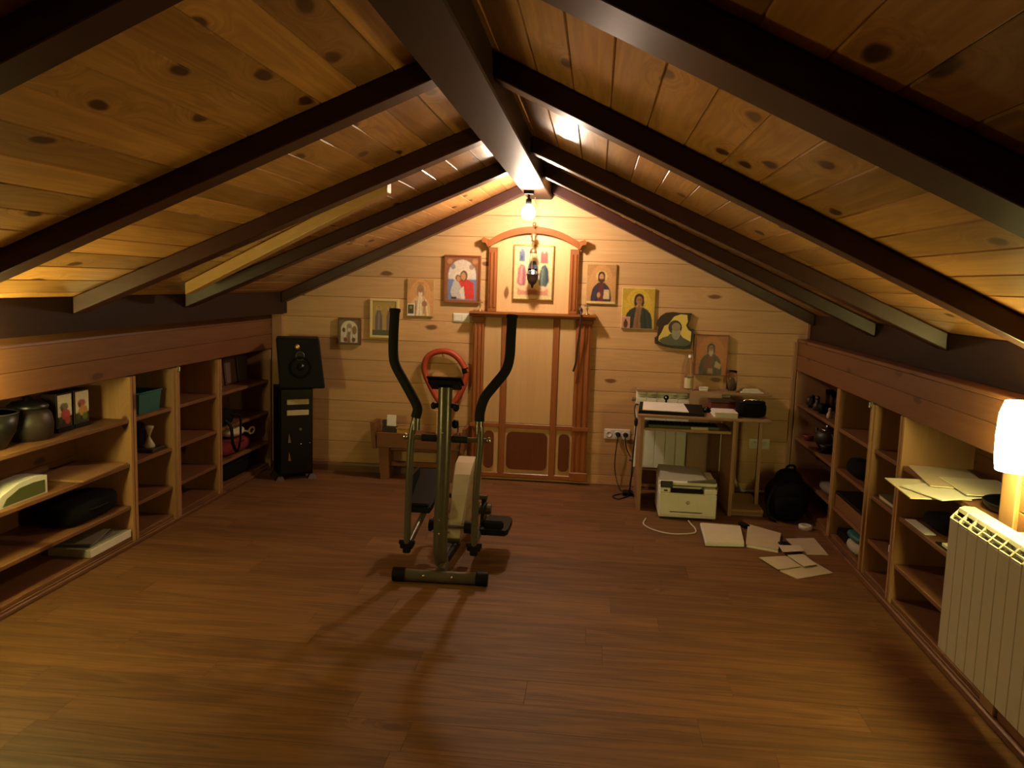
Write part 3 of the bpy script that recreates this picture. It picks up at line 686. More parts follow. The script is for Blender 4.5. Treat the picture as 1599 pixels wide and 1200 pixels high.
build('painted_robe', MB().prism([(0.492, 1.188), (0.52, 1.208), (0.56, 1.222), (0.575, 1.24), (0.655, 1.24), (0.675, 1.215), (0.735, 1.185), (0.736, 1.165), (0.70, 1.148), (0.58, 1.148), (0.52, 1.162)], 'Y', YB-0.0315, YB-0.0307), plain('robe_grey_green', (0.10, 0.11, 0.07), 0.5), t)
build('painted_hood', MB().prism(ell(0.612, 1.292, 0.052, 0.055), 'Y', YB-0.0325, YB-0.0317), plain('hood_dark', (0.05, 0.04, 0.03), 0.5), t)
build('painted_beard', MB().prism(ell(0.622, 1.25, 0.034, 0.055), 'Y', YB-0.0333, YB-0.0327), plain('beard_grey', (0.33, 0.33, 0.22), 0.6), t)
build('painted_face', MB().prism(ell(0.620, 1.295, 0.034, 0.034), 'Y', YB-0.0341, YB-0.0335), plain('face_olive', (0.30, 0.24, 0.13), 0.5), t)
icon(0.767, 1.032, 0.924, 1.245, 'red-framed orange icon of a monk with long beard, above the desk',
     bust(hx('b06a34'), hx('b8743c'), hx('3e3832'), hx('7a3a28'), hx('a07450'), hx('2a1c16'), hx('b5a58c'), 0.5, 0.68, 0.85)
     + [('p', [(0.28, 0.10), (0.30, 0.40), (0.52, 0.42), (0.50, 0.10)], hx('70301e')), ('p', [(0.62, 0.20), (0.66, 0.36), (0.84, 0.26), (0.80, 0.14)], hx('b59a6c')), ('r', 0.42, 0.02, 0.58, 0.16, hx('a08a70'))],
     frame_red, frame_red, 0.010)

# ------------------------------------------------------------------ switches and sockets
t = thing('switch_plate', 'white double wall switch left of the altar shelf', 'switch', (-1.076, YB-0.006, 1.265))
build('plate', MB().box(-1.147, -1.005, YB-0.009, YB-0.001, 1.268, 1.342, 0.003), white_pl, t)
for xa in (-1.138, -1.074): build('rocker', MB().box(xa, xa+0.06, YB-0.014, YB-0.0092, 1.278, 1.332, 0.003), white_pl, t)
t = thing('socket_strip', 'white triple wall socket strip left of the desk', 'socket', (0.205, YB-0.006, 0.379))
build('plate', MB().box(0.100, 0.308, YB-0.012, YB-0.001, 0.379, 0.462, 0.004), white_pl, t)
for k, xx in enumerate((0.140, 0.204, 0.268)):
    build('socket_cup', MB().lathe([(0.024, 0), (0.024, 0.004), (0.019, 0.004), (0.018, 0.0015), (0.0, 0.0015)], 0, 0, 16, T=Matrix.Translation((xx, YB-0.0122, 0.42)) @ Matrix.Rotation(math.radians(90), 4, 'X')), white_pl, t)
def plug(x, path, label):
    q = thing('power_plug', label, 'plug', (x, YB-0.03, 0.42))
    build('plug_body', MB().lathe([(0.018, 0), (0.02, 0.012), (0.016, 0.03), (0.008, 0.036)], 0, 0, 14, T=Matrix.Translation((x, YB-0.0165, 0.42)) @ Matrix.Rotation(math.radians(90), 4, 'X')), black, q)
    build('cord', MB().tube(spline([(x, YB-0.05, 0.42), (x-0.004, YB-0.06, 0.39)]+path, 6), 0.0045, 8), blackcord, q)
plug(0.212, [(0.195, YB-0.05, 0.22), (0.205, YB-0.06, 0.10), (0.24, 6.48, 0.012), (0.28, 6.42, 0.008), (0.30, 6.395, 0.012)], 'left black plug with cord dropping to the floor adapter')
plug(0.272, [(0.285, YB-0.05, 0.31), (0.32, YB-0.06, 0.24), (0.338, 6.50, 0.17), (0.315, 6.44, 0.08), (0.32, 6.40, 0.014)], 'right black plug with cord running beside the desk')
t = thing('power_adapter', 'black power adapter block on the floor left of the desk', 'adapter', (0.31, 6.35, 0))
build('adapter_body', MB().box(0.258, 0.338, 6.31, 6.39, 0.0, 0.032, 0.006), black, t)
build('cord', MB().tube(spline([(0.258, 6.34, 0.014), (0.22, 6.33, 0.006), (0.18, 6.26, 0.006), (0.22, 6.19, 0.006), (0.27, 6.25, 0.006), (0.30, 6.305, 0.008)], 6), 0.005, 8), blackcord, t)
t = thing('wall_socket', 'white double wall socket between the desk posts', 'socket', (1.315, YB-0.006, 0.36))
build('plate', MB().box(1.235, 1.395, YB-0.010, YB-0.001, 0.358, 0.44, 0.004), white_pl, t)
for xx in (1.275, 1.355):
    build('socket_cup', MB().lathe([(0.026, 0), (0.026, 0.004), (0.02, 0.004), (0.019, 0.0015), (0.0, 0.0015)], 0, 0, 16, T=Matrix.Translation((xx, YB-0.0102, 0.40)) @ Matrix.Rotation(math.radians(90), 4, 'X')), white_pl, t)
tag(build('floor_pipe', MB().tube([(1.20, YB-0.02, 0.018), (1.52, YB-0.02, 0.018)], 0.012, 10), white_pl, None, (1.36, YB-0.02, 0)), 'white pipe along the foot of the back wall beside the backpack', 'pipe')

# ------------------------------------------------------------------ radiators
def radiator(name, label, n, pitch_, hgt, place, zb, enamel=None):
    """sections run along local +x, front faces local -y; place maps to the room"""
    t = thing(name, label, 'radiator', tuple(place @ Vector((n*pitch_/2, 0.045, zb))))
    def bp(nm, m, mat): return build(nm, m, mat, t)
    for k in range(n):
        x0 = k*pitch_+0.0012; x1 = (k+1)*pitch_-0.0012; xm = (x0+x1)/2
        m = MB()
        m.box(x0, x1, 0.0, 0.006, zb, zb+hgt-0.055, 0.0025, T=place)                       # front plate
        m.box(x0, x1, 0.082, 0.088, zb, zb+hgt-0.02, 0.002, T=place)                        # rear plate
        m.tube([(xm, 0.045, zb+0.02), (xm, 0.045, zb+hgt-0.05)], 0.014, 8, T=place)          # water way
        m.box(xm-0.002, xm+0.002, 0.006, 0.082, zb+0.03, zb+hgt-0.06, 0.0005, T=place)       # fin
        # curved hood on top, open grille at its front
        prof = [(0.026, hgt-0.020), (0.031, hgt-0.007), (0.050, hgt), (0.088, hgt-0.002), (0.088, hgt-0.010), (0.052, hgt-0.008), (0.036, hgt-0.013), (0.031, hgt-0.024)]
        m.prism([(a, zb+b_) for a, b_ in prof], 'X', x0, x1, T=place)
        for xx in (x0, x1-0.004):                                                          # ribs of the grille
            m.prism([(0.0, zb+hgt-0.056), (0.0, zb+hgt-0.046), (0.027, zb+hgt-0.016), (0.030, zb+hgt-0.028), (0.008, zb+hgt-0.058)], 'X', xx, xx+0.004, T=place)
        m.box(x0, x1, 0.013, 0.018, zb+hgt-0.040, zb+hgt-0.032, 0.001, T=place)
        m.box(x0, x1, 0.0, 0.006, zb+hgt-0.0545, zb+hgt-0.048, 0.001, T=place)
        bp('section', m, enamel or white_paint)
    e = MB()
    for zz in (zb+0.05, zb+hgt-0.07):
        e.tube([(-0.03, 0.045, zz), (0.0, 0.045, zz)], 0.017, 12, T=place)
    bp('end_valve', e, chrome)
    return t
Pback = Matrix.Translation((0.334, D-0.135, 0))
t = radiator('radiator', 'white sectional radiator on the back wall, half hidden behind the desk', 9, 0.08, 0.60, Pback, 0.19, plain('radiator_white', (0.84, 0.82, 0.74), 0.4))
build('bracket', MB().box(0.5, 0.52, D-0.046, D-0.002, 0.70, 0.73, 0.001).box(0.90, 0.92, D-0.046, D-0.002, 0.70, 0.73, 0.001), white_paint, t)
build('feed_pipe', MB().tube(spline([(1.085, D-0.09, 0.24), (1.10, D-0.09, 0.24), (1.115, D-0.09, 0.20), (1.13, D-0.085, 0.12), (1.17, D-0.07, 0.05), (1.21, D-0.03, 0.02)], 6), 0.013, 10)
      .tube(spline([(1.05, D-0.09, 0.26), (1.07, D-0.09, 0.25), (1.08, D-0.09, 0.19), (1.09, D-0.085, 0.10), (1.12, D-0.06, 0.02)], 6), 0.013, 10), white_pl, t)
build('valve_block', MB().box(1.055, 1.12, D-0.11, D-0.07, 0.235, 0.275, 0.008), copper, t)
# near radiator: runs along -Y from y=3.32, faces the room (-X)
Pnear = Matrix.Translation((1.40, 3.32, 0)) @ Matrix.Rotation(math.radians(-90), 4, 'Z')
t = radiator('radiator', 'large white sectional radiator in front of the near right shelves, under the bright lamp', 14, 0.08, 0.575, Pnear, 0.22)
build('bracket', MB().box(1.488, XR-0.001, 3.05, 3.07, 0.74, 0.77, 0.001).box(1.488, XR-0.001, 2.45, 2.47, 0.74, 0.77, 0.001), white_paint, t)
# wooden sill on the back radiator and the board leaning in front of it
sill = tag(build('radiator_sill', MB().box(0.335, 1.36, D-0.15, D-0.001, 0.7915, 0.812, 0.003), desk_x, None, (0.85, D-0.07, 0.79)), 'thin brown wooden sill lying over the back radiator', 'sill')
T_ = rot('X', -2.3, (0.8, 6.44, 0))
tag(build('leaning_board', MB().box(0.74, 0.985, 6.452, 6.466, 0.002, 0.80, 0.002, T=T_), desk_wood, None, (0.86, 6.46, 0)), 'brown wooden board leaning upright against the back radiator behind the desk', 'board')

# ------------------------------------------------------------------ lamps
LX, LY = -0.515, 6.02
t = thing('ceiling_lamp', 'bare glowing bulb in a dark holder under the ridge beam', 'lamp', (LX, LY, 2.25))
build('base_plate', MB().box(LX-0.035, LX+0.035, LY-0.035, LY+0.035, 2.222, 2.2495, 0.004), black, t)
build('stem', MB().tube([(LX, LY, 2.222), (LX, LY, 2.19)], 0.008, 10), black, t)
build('socket', MB().lathe([(0.012, 0.04), (0.02, 0.034), (0.021, 0.0), (0.017, -0.004)], LX, LY, 14, z=2.155), black, t)
build('bulb', MB().lathe([(0.0, 0), (0.028, 0.004), (0.046, 0.022), (0.051, 0.046), (0.044, 0.072), (0.026, 0.094), (0.016, 0.104)], LX, LY, 18, z=2.049), bulb_m, t)
def sconce(x, y_, s, label):
    """s: +1 lamp on the right wall (light sits at smaller x), -1 left"""
    t = thing('wall_lamp', label, 'lamp', (x, y_, 1.0))
    xw = XR if s > 0 else XL
    build('wall_plate', MB().box(xw-s*0.014, xw-s*0.001, y_-0.035, y_+0.035, 1.08, 1.16, 0.003), brass, t)
    build('arm', MB().tube([(xw-s*0.012, y_, 1.12), (x, y_, 1.12)], 0.007, 8), brass, t)
    build('shade', MB().lathe([(0.060, 0.0), (0.066, 0.04), (0.068, 0.12), (0.064, 0.20), (0.050, 0.245), (0.047, 0.243), (0.061, 0.20), (0.065, 0.12), (0.063, 0.04), (0.057, 0.0), (0.060, 0.0)], x, y_, 20, z=1.0), shade_m, t)
sconce(XR-0.078, 3.03, 1, 'glowing white wall lamp above the near right radiator')
sconce(XL+0.165, 3.06, -1, 'glowing wall lamp on the left knee wall, beyond the dark jar shelf')

# hanging oil lamp
HX, HY = -0.505, 6.47
t = thing('hanging_oil_lamp', 'hanging brass oil lamp with lit wick on thin chains before the central icon', 'oil lamp', (HX, HY, 1.55))
build('ceiling_hook', MB().tube(spline([(HX, HY, 2.2495), (HX, HY, 2.22), (HX+0.01, HY, 2.205), (HX, HY, 2.195)], 5), 0.004, 8), brass, t)
ch = MB()
for k in range(12):
    zc = 2.19-k*0.017
    pts = [(HX+0.006*math.cos(a)*(k % 2), HY+0.006*math.cos(a)*((k+1) % 2), zc+0.011*math.sin(a)) for a in [2*math.pi*i/10 for i in range(10)]]
    ch.tube(pts, 0.0013, 5, closed=True)
build('chain', ch, brass, t)
build('chain_knob', MB().lathe([(0.004, 0.03), (0.02, 0.02), (0.026, 0.0), (0.016, -0.02), (0.022, -0.03), (0.004, -0.045)], HX, HY, 14, z=1.955), brass, t)
build('upper_knob', MB().lathe([(0.003, 0.02), (0.014, 0.01), (0.014, -0.01), (0.003, -0.02)], HX, HY, 12, z=2.045), brass, t)
build('link_rod', MB().tube([(HX, HY, 1.912), (HX, HY, 1.86)], 0.003, 6), brass, t)
build('chain_cap', MB().lathe([(0.004, 0.03), (0.022, 0.015), (0.03, -0.008), (0.027, -0.012)], HX, HY, 14, z=1.84), brass, t)
for k in range(3):
    a = 2*math.pi*k/3+0.4
    build('side_chain', MB().tube([(HX+0.026*math.cos(a), HY+0.026*math.sin(a), 1.83), (HX+0.046*math.cos(a), HY+0.046*math.sin(a), 1.665)], 0.0025, 6), brass, t)
build('cup', MB().lathe([(0.0, -0.10), (0.008, -0.095), (0.012, -0.075), (0.03, -0.06), (0.042, -0.03), (0.044, 0.0), (0.048, 0.004), (0.048, 0.008), (0.040, 0.006), (0.038, -0.03), (0.0, -0.05)], HX, HY, 18, z=1.66), dark_brown, t)
build('glass', MB().lathe([(0.034, 0.0), (0.037, 0.03), (0.040, 0.055), (0.037, 0.055), (0.034, 0.03), (0.031, 0.0)], HX, HY, 16, z=1.655), clear, t)
build('flame', MB().lathe([(0.0, 0.0), (0.010, 0.008), (0.012, 0.018), (0.006, 0.034), (0.0, 0.046)], HX, HY, 10, z=1.662), flame_m, t)

# ------------------------------------------------------------------ bench by the back wall
t = thing('bench', 'low wooden bench with raised ends against the back wall', 'bench', (-1.38, 6.5, 0))
by0, by1 = 6.40, 6.60
build('top_board', MB().box(-1.70, -1.03, by0+0.012, by1, 0.355, 0.378, 0.004), bench_wood, t)
build('apron', MB().box(-1.70, -1.03, by0, by0+0.018, 0.262, 0.385, 0.004), bench_wood, t)
build('lower_rail', MB().box(-1.60, -1.12, by0+0.05, by0+0.07, 0.235, 0.262, 0.003), bench_wood, t)
build('end_board', MB().hexa([(-1.735, by0, 0.25), (-1.702, by0, 0.25), (-1.702, by1, 0.25), (-1.735, by1, 0.25), (-1.755, by0, 0.46), (-1.722, by0, 0.46), (-1.722, by1, 0.46), (-1.755, by1, 0.46)]), bench_wood, t)
build('end_board', MB().hexa([(-1.028, by0, 0.25), (-0.998, by0, 0.25), (-0.998, by1, 0.25), (-1.028, by1, 0.25), (-1.01, by0, 0.44), (-0.985, by0, 0.44), (-0.985, by1, 0.44), (-1.01, by1, 0.44)]), bench_wood, t)
for xa, xb in ((-1.69, -1.64), (-1.07, -1.11)):
    build('leg', MB().hexa([(xb-0.03, by0+0.02, 0), (xb+0.04, by0+0.02, 0), (xb+0.04, by1-0.02, 0), (xb-0.03, by1-0.02, 0),
                            (xa-0.005, by0+0.02, 0.354), (xa+0.085 if xa < -1.5 else xa+0.03, by0+0.02, 0.354), (xa+0.085 if xa < -1.5 else xa+0.03, by1-0.02, 0.354), (xa-0.005, by1-0.02, 0.354)]), bench_wood, t)
build('stretcher', MB().box(-1.62, -1.10, by0+0.07, by0+0.10, 0.10, 0.14, 0.003), bench_wood, t)
BZ = 0.3785
t = thing('calendar_card', 'small white card in a dark wooden stand on the bench', 'card', (-1.60, 6.46, BZ))
build('stand', MB().box(-1.665, -1.54, 6.44, 6.48, BZ, BZ+0.05, 0.004).box(-1.665, -1.635, 6.445, 6.475, BZ+0.05, BZ+0.10, 0.004), dark_brown, t)
build('card', MB().box(-1.632, -1.558, 6.455, 6.459, BZ+0.051, BZ+0.14, 0.001, T=rot('X', -8, (-1.6, 6.457, BZ+0.05))), paperw, t)
t = thing('gilt_box', 'flat gold-covered box lying on the bench', 'box', (-1.48, 6.45, BZ))
build('box_body', MB().box(-1.545, -1.395, 6.42, 6.50, BZ, BZ+0.034, 0.004), gold, t)
build('lid', MB().box(-1.549, -1.391, 6.416, 6.504, BZ+0.0345, BZ+0.046, 0.003), gold, t)
t = thing('wooden_statuette', 'pale wooden block standing on the bench behind the trainer post', 'block', (-1.20, 6.47, BZ))
build('block', MB().box(-1.235, -1.185, 6.45, 6.49, BZ, BZ+0.20, 0.006), altar_light, t)
build('cap', MB().ball((-1.21, 6.47, BZ+0.215), 0.018), altar_light, t)
t = thing('candle_stick', 'thin brown wooden candlestick on the right end of the bench', 'candlestick', (-1.06, 6.48, BZ))
build('foot', MB().lathe([(0.025, 0), (0.025, 0.008), (0.008, 0.016), (0.007, 0.06), (0.012, 0.065), (0.012, 0.07)], -1.06, 6.48, 12, z=BZ), frame_dark, t)
build('candle', MB().lathe([(0.006, 0.07), (0.006, 0.12), (0.001, 0.122)], -1.06, 6.48, 8, z=BZ), frame_red, t)

# orange rim hung on the wall
hp = spline([(-1.345, 6.585, 0.82), (-1.363, 6.585, 0.90), (-1.338, 6.585, 0.98), (-1.262, 6.585, 1.028), (-1.168, 6.585, 1.03), (-1.09, 6.585, 0.985), (-1.030, 6.585, 0.90), (-1.022, 6.585, 0.862), (-1.04, 6.58, 0.76), (-1.10, 6.575, 0.64), (-1.16, 6.575, 0.60), (-1.24, 6.575, 0.64), (-1.31, 6.58, 0.75)], 7)
t = thing('orange_hoop', 'pear-shaped orange tube hoop hanging on the back wall behind the trainer console', 'hoop', (-1.18, 6.6, 0.6))
build('hoop_tube', MB().tube(hp[:-1], 0.024, 12, closed=True), orange, t)
build('black_clip', MB().tube([(-1.034, 6.585, 0.905), (-1.023, 6.585, 0.866)], 0.027, 12), black, t)
build('wall_hook', MB().tube([(-1.21, 6.639, 0.998), (-1.21, 6.555, 0.998), (-1.21, 6.55, 1.02)], 0.004, 8), chrome, t)

# ------------------------------------------------------------------ elliptical trainer
ex = -0.77
t = thing('elliptical_trainer', 'grey elliptical cross trainer with black grips standing on the floor', 'exercise machine', (ex, 4.6, 0))
def e(name, m, mat, p=t): return build(name, m, mat, p)
fb = e('front_foot_bar', MB().tube([(-0.985, 4.215, 0.036), (-0.545, 4.225, 0.036)], 0.032, 16), grey_steel)
for xa, xb, ya, yb in ((-1.02, -0.955, 4.214, 4.216), (-0.575, -0.512, 4.224, 4.226)):
    e('end_cap', MB().tube([(xa, ya, 0.038), (xb, yb, 0.038)], 0.038, 16), black, fb)
for xx in (-0.85, -0.70): e('bolt', MB().ball((xx, 4.19, 0.045), 0.008), chrome, fb)
e('rear_foot_bar', MB().tube([(-0.96, 5.62, 0.036), (-0.67, 5.62, 0.036)], 0.034, 14), grey_steel)
neck = e('neck', MB().tube([(-0.762, 4.23, 0.06), (-0.762, 4.32, 0.075)], 0.026, 12), grey_steel)
post = e('main_post', MB().tube(spline([(-0.785, 4.36, 1.03), (-0.780, 4.33, 0.85), (-0.777, 4.30, 0.60), (-0.778, 4.275, 0.35), (-0.780, 4.275, 0.20), (-0.782, 4.30, 0.11), (-0.782, 4.37, 0.075), (-0.782, 4.6, 0.07), (-0.78, 5.1, 0.065), (-0.78, 5.62, 0.05)], 8), 0.038, 18), grey_steel)
for zz in (0.34, 0.265):
    for dx in (-0.042, 0.0, 0.042): e('bolt', MB().ball((-0.779+dx, 4.275-0.039*(dx == 0), zz), 0.007, seg=8, rings=5), chrome, post)
con = e('console', MB().box(-0.873, -0.703, 4.31, 4.42, 1.035, 1.063, 0.008, T=rot('X', -24, (-0.79, 4.36, 1.05))), black)
e('console_rim', MB().box(-0.882, -0.694, 4.30, 4.43, 1.0635, 1.074, 0.005, T=rot('X', -24, (-0.79, 4.36, 1.05))), black, con)
e('console_screen', MB().box(-0.85, -0.725, 4.33, 4.40, 1.0745, 1.0765, 0.001, T=rot('X', -24, (-0.79, 4.36, 1.05))), greentray, con)
e('console_bracket', MB().box(-0.845, -0.722, 4.325, 4.355, 0.925, 0.95, 0.006).ball((-0.842, 4.335, 0.935), 0.016, 0.02, 0.02).ball((-0.722, 4.335, 0.93), 0.018, 0.02, 0.022), black)
e('tension_knob', MB().ball((-0.735, 4.40, 0.83), 0.02, 0.025, 0.025).tube([(-0.775, 4.37, 0.83), (-0.735, 4.40, 0.83)], 0.010, 8), black)
e('post_bolt', MB().ball((-0.78, 4.272, 0.80), 0.006), chrome, post)
axle = e('pivot_axle', MB().tube([(-0.985, 4.325, 0.762), (-0.545, 4.325, 0.762)], 0.013, 12), grey_steel)
for xa, xb in ((-0.90, -0.822), (-0.735, -0.655)): e('foam_sleeve', MB().tube([(xa, 4.325, 0.762), (xb, 4.325, 0.762)], 0.020, 12), foam, axle)
for xx in (-0.99, -0.540): e('axle_nut', MB().ball((xx, 4.325, 0.762), 0.016, 0.018, 0.018, 10, 6), chrome, axle)
def arm(pts_low, pts_grip, side):
    a = e('swing_arm', MB().tube(spline(pts_low, 6), 0.0185, 14), grey_steel)
    e('grip', MB().tube(spline(pts_grip, 8), 0.0265, 16), foam, a)
    tp = Vector(pts_grip[-1]); pr = Vector(pts_grip[-2]); d_ = (tp-pr).normalized()
    e('grip_cap', MB().tube([tp-d_*0.004, tp+d_*0.012], 0.031, 16), black, a)
    e('clamp_sleeve', MB().tube([pts_low[-1], Vector(pts_low[-1])-Vector((0, 0.004, 0.075))], 0.0225, 14), chrome, a)
    b0 = Vector(pts_low[0])
    e('lower_bracket', MB().box(b0.x-0.035, b0.x+0.035, b0.y-0.02, b0.y+0.03, b0.z-0.02, b0.z+0.012, 0.006).tube([(b0.x-0.042, b0.y, b0.z+0.012), (b0.x+0.042, b0.y, b0.z+0.012)], 0.012, 10).box(b0.x-0.02, b0.x+0.02, b0.y-0.02, b0.y+0.02, b0.z-0.045, b0.z-0.015, 0.006), black, a)
arm([(-0.960, 4.27, 0.185), (-0.962, 4.30, 0.5), (-0.957, 4.325, 0.762), (-0.936, 4.335, 0.875)],
    [(-0.938, 4.335, 0.868), (-0.930, 4.335, 0.92), (-0.965, 4.345, 0.985), (-1.015, 4.365, 1.06), (-1.067, 4.39, 1.14), (-1.084, 4.41, 1.21), (-1.088, 4.43, 1.32), (-1.088, 4.45, 1.425)], -1)
arm([(-0.598, 4.28, 0.19), (-0.597, 4.30, 0.5), (-0.585, 4.325, 0.762), (-0.594, 4.335, 0.872)],
    [(-0.594, 4.335, 0.865), (-0.592, 4.335, 0.915), (-0.570, 4.345, 0.99), (-0.52, 4.365, 1.06), (-0.47, 4.39, 1.13), (-0.452, 4.41, 1.20), (-0.450, 4.43, 1.31), (-0.449, 4.45, 1.415)], 1)
# flywheel housing: teardrop profile, wider towards the rear
prof = [(4.60, 0.105), (4.592, 0.135), (4.66, 0.225), (4.76, 0.345), (4.86, 0.445), (4.95, 0.498), (5.05, 0.515), (5.18, 0.49), (5.27, 0.42), (5.30, 0.32), (5.27, 0.22), (5.18, 0.14), (5.0, 0.10), (4.8, 0.092)]
def hw(yy): return 0.040+0.022*min(1, max(0, (yy-4.6)/0.35))
m = MB(); n = len(prof)
ring = []
for sgn, ins in ((-1, 0.6), (-1, 1.0), (1, 1.0), (1, 0.6)):
    for (yy, zz) in prof:
        cyy, czz = 5.0, 0.30; k = 0.90 if ins < 1 else 1.0
        off = hw(yy)*(1.0 if ins < 1 else 0.86)
        ring.append((ex+0.008+sgn*off, cyy+(yy-cyy)*k, czz+(zz-czz)*k))
fs = []
for a in range(3):
    for i in range(n): fs.append([a*n+i, a*n+(i+1) % n, (a+1)*n+(i+1) % n, (a+1)*n+i])
fs.append(list(reversed(range(n)))); fs.append([3*n+i for i in range(n)])
m._add(ring, [list(reversed(f)) for f in fs])
hs = e('flywheel_housing', m, silver_pl)
e('housing_lip', MB().box(ex-0.028, ex+0.046, 4.585, 4.60, 0.095, 0.13, 0.004), grey_steel, hs)
e('frame_strut', MB().tube([(-0.765, 4.33, 0.08), (-0.745, 4.62, 0.09)], 0.022, 10), black)
# cranks, foot bars, pedals
AX = (4.98, 0.28)
e('crank_axle', MB().tube([(-0.90, AX[0], AX[1]), (-0.62, AX[0], AX[1])], 0.016, 10), grey_steel)
cl_ = e('crank_arm', MB().tube([(-0.895, AX[0], AX[1]), (-0.90, AX[0]+0.05, AX[1]+0.13)], 0.016, 10, flat=0.6), black)
cr_ = e('crank_arm', MB().tube([(-0.640, AX[0], AX[1]), (-0.635, AX[0]-0.05, AX[1]-0.13)], 0.016, 10, flat=0.6), black)
e('roller', MB().tube([(-0.905, 4.60, 0.20), (-0.845, 4.60, 0.20)], 0.036, 14), black)
e('roller', MB().tube([(-0.70, 4.60, 0.20), (-0.645, 4.60, 0.20)], 0.036, 14), black)
e('roller_axle', MB().tube([(-0.86, 4.60, 0.20), (-0.68, 4.60, 0.20)], 0.010, 8), grey_steel)
def foot_bar(p0, p1, px, w_, ya, yb, z_a, z_b, lip, label=None):
    fb_ = e('foot_bar', MB().tube([p0, p1], 0.017, 12), grey_steel)
    ped = MB()
    pts = [(px-w_*0.42, ya), (px+w_*0.42, ya), (px+w_/2, ya+0.05), (px+w_/2, yb-0.06), (px+w_*0.35, yb), (px-w_*0.35, yb), (px-w_/2, yb-0.06), (px-w_/2, ya+0.05)]
    def zz(yy): return z_a+(z_b-z_a)*(yy-ya)/(yb-ya)
    v = [(a, c, zz(c)) for a, c in pts]+[(a, c, zz(c)+0.032) for a, c in pts]
    n = len(pts)
    ped._add(v, [list(reversed(range(n))), list(range(n, 2*n))]+[[i, (i+1) % n, n+(i+1) % n, n+i] for i in range(n)])
    pd = e('pedal', ped, black, fb_)
    e('toe_guard', MB().box(px-w_*0.36, px+w_*0.36, ya+0.004, ya+0.035, z_a+0.033, z_a+0.033+lip, 0.012), black, fb_)
    e('side_guard', MB().box(px-w_/2-0.004, px-w_/2+0.010, ya+0.10, yb-0.06, zz(ya+0.10)+0.03, zz(yb)+0.055, 0.004), black, fb_)
foot_bar((-0.958, 4.285, 0.175), (-0.905, 5.03, 0.41), -0.955, 0.145, 4.54, 4.92, 0.285, 0.425, 0.02)
foot_bar((-0.602, 4.29, 0.18), (-0.632, 4.93, 0.15), -0.535, 0.165, 4.58, 4.94, 0.165, 0.15, 0.05)
e('side_guard_bar', MB().tube([(-0.610, 4.66, 0.20), (-0.610, 4.70, 0.29), (-0.605, 4.80, 0.29)], 0.010, 8), black)

# ------------------------------------------------------------------ desk
DZ = 0.70
t = thing('computer_desk', 'light brown computer desk with pull-out tray below the monk icon', 'desk', (0.78, 6.15, 0))
def d_(name, m, mat, p=t): return build(name, m, mat, p)
d_('desk_top', MB().box(0.325, 1.245, 5.90, 6.44, DZ-0.02, DZ, 0.004), desk_x)
d_('side_panel', MB().box(0.345, 0.37, 5.92, 6.40, 0.0, DZ-0.021, 0.002), desk_wood)
d_('middle_panel', MB().box(0.985, 1.010, 5.905, 6.40, 0.0, DZ-0.021, 0.002), desk_wood)
d_('bottom_shelf', MB().box(1.011, 1.235, 5.91, 6.40, 0.03, 0.052, 0.002), desk_x)
d_('plinth', MB().box(1.011, 1.235, 5.93, 5.945, 0.0, 0.029, 0.002), desk_x)
d_('corner_post', MB().box(1.195, 1.222, 6.06, 6.09, 0.0525, DZ-0.021, 0.002), desk_wood)
d_('corner_post', MB().box(1.075, 1.102, 6.36, 6.39, 0.0525, DZ-0.021, 0.002), desk_wood)
d_('back_rail', MB().box(0.371, 0.984, 6.38, 6.395, 0.09, 0.20, 0.002), desk_wood)
tr = d_('keyboard_tray', MB().box(0.376, 0.979, 5.93, 6.30, 0.588, 0.602, 0.002).box(0.376, 0.979, 5.922, 5.93, 0.585, 0.605, 0.001), desk_x)
d_('tray_rail', MB().box(0.3705, 0.3755, 5.95, 6.30, 0.59, 0.615, 0.001).box(0.9795, 0.9845, 5.95, 6.30, 0.59, 0.615, 0.001), chrome)
tag(build('keyboard', MB().box(0.40, 0.90, 5.955, 6.12, 0.6025, 0.624, 0.004), greentray, None, (0.65, 6.03, 0.6025)), 'long dark olive keyboard lying on the pull-out tray', 'keyboard')
kb = bpy.data.objects['keyboard']
km = MB()
for r_ in range(5):
    for k in range(16): km.box(0.412+k*0.030, 0.438+k*0.030, 5.968+r_*0.029, 5.993+r_*0.029, 0.6245, 0.630, 0.002)
kk = build('keys', km, black, kb); kk['kind'] = 'stuff'
tag(build('note_sheet', MB().box(0.70, 0.82, 5.94, 5.952, 0.6025, 0.622, 0.001), paper2, None, (0.76, 5.945, 0.6025)), 'pale paper slip standing at the front of the desk tray', 'paper')
# flat black case with white sheet on the desk
t = thing('document_tray', 'flat black case with a white sheet on top, left end of the desk top', 'case', (0.56, 6.1, DZ))
Tt = rot('Z', -4, (0.56, 6.1, DZ))
build('case', MB().hexa([tuple(Tt @ Vector(p)) for p in ((0.335, 5.935, DZ+0.0005), (0.80, 5.935, DZ+0.0005), (0.80, 6.28, DZ+0.0005), (0.335, 6.28, DZ+0.0005), (0.34, 5.94, DZ+0.02), (0.795, 5.94, DZ+0.02), (0.795, 6.275, DZ+0.04), (0.34, 6.275, DZ+0.04))]), black, t)
build('sheet', MB().hexa([tuple(Tt @ Vector(p)) for p in ((0.365, 5.955, DZ+0.0225), (0.69, 5.955, DZ+0.0225), (0.66, 6.265, DZ+0.0405), (0.365, 6.265, DZ+0.0405), (0.365, 5.955, DZ+0.0265), (0.69, 5.955, DZ+0.0265), (0.66, 6.265, DZ+0.044), (0.365, 6.265, DZ+0.044))]), paperw, t)
t = thing('webcam', 'tiny black webcam standing behind the white sheet on the desk', 'webcam', (0.55, 6.33, DZ))
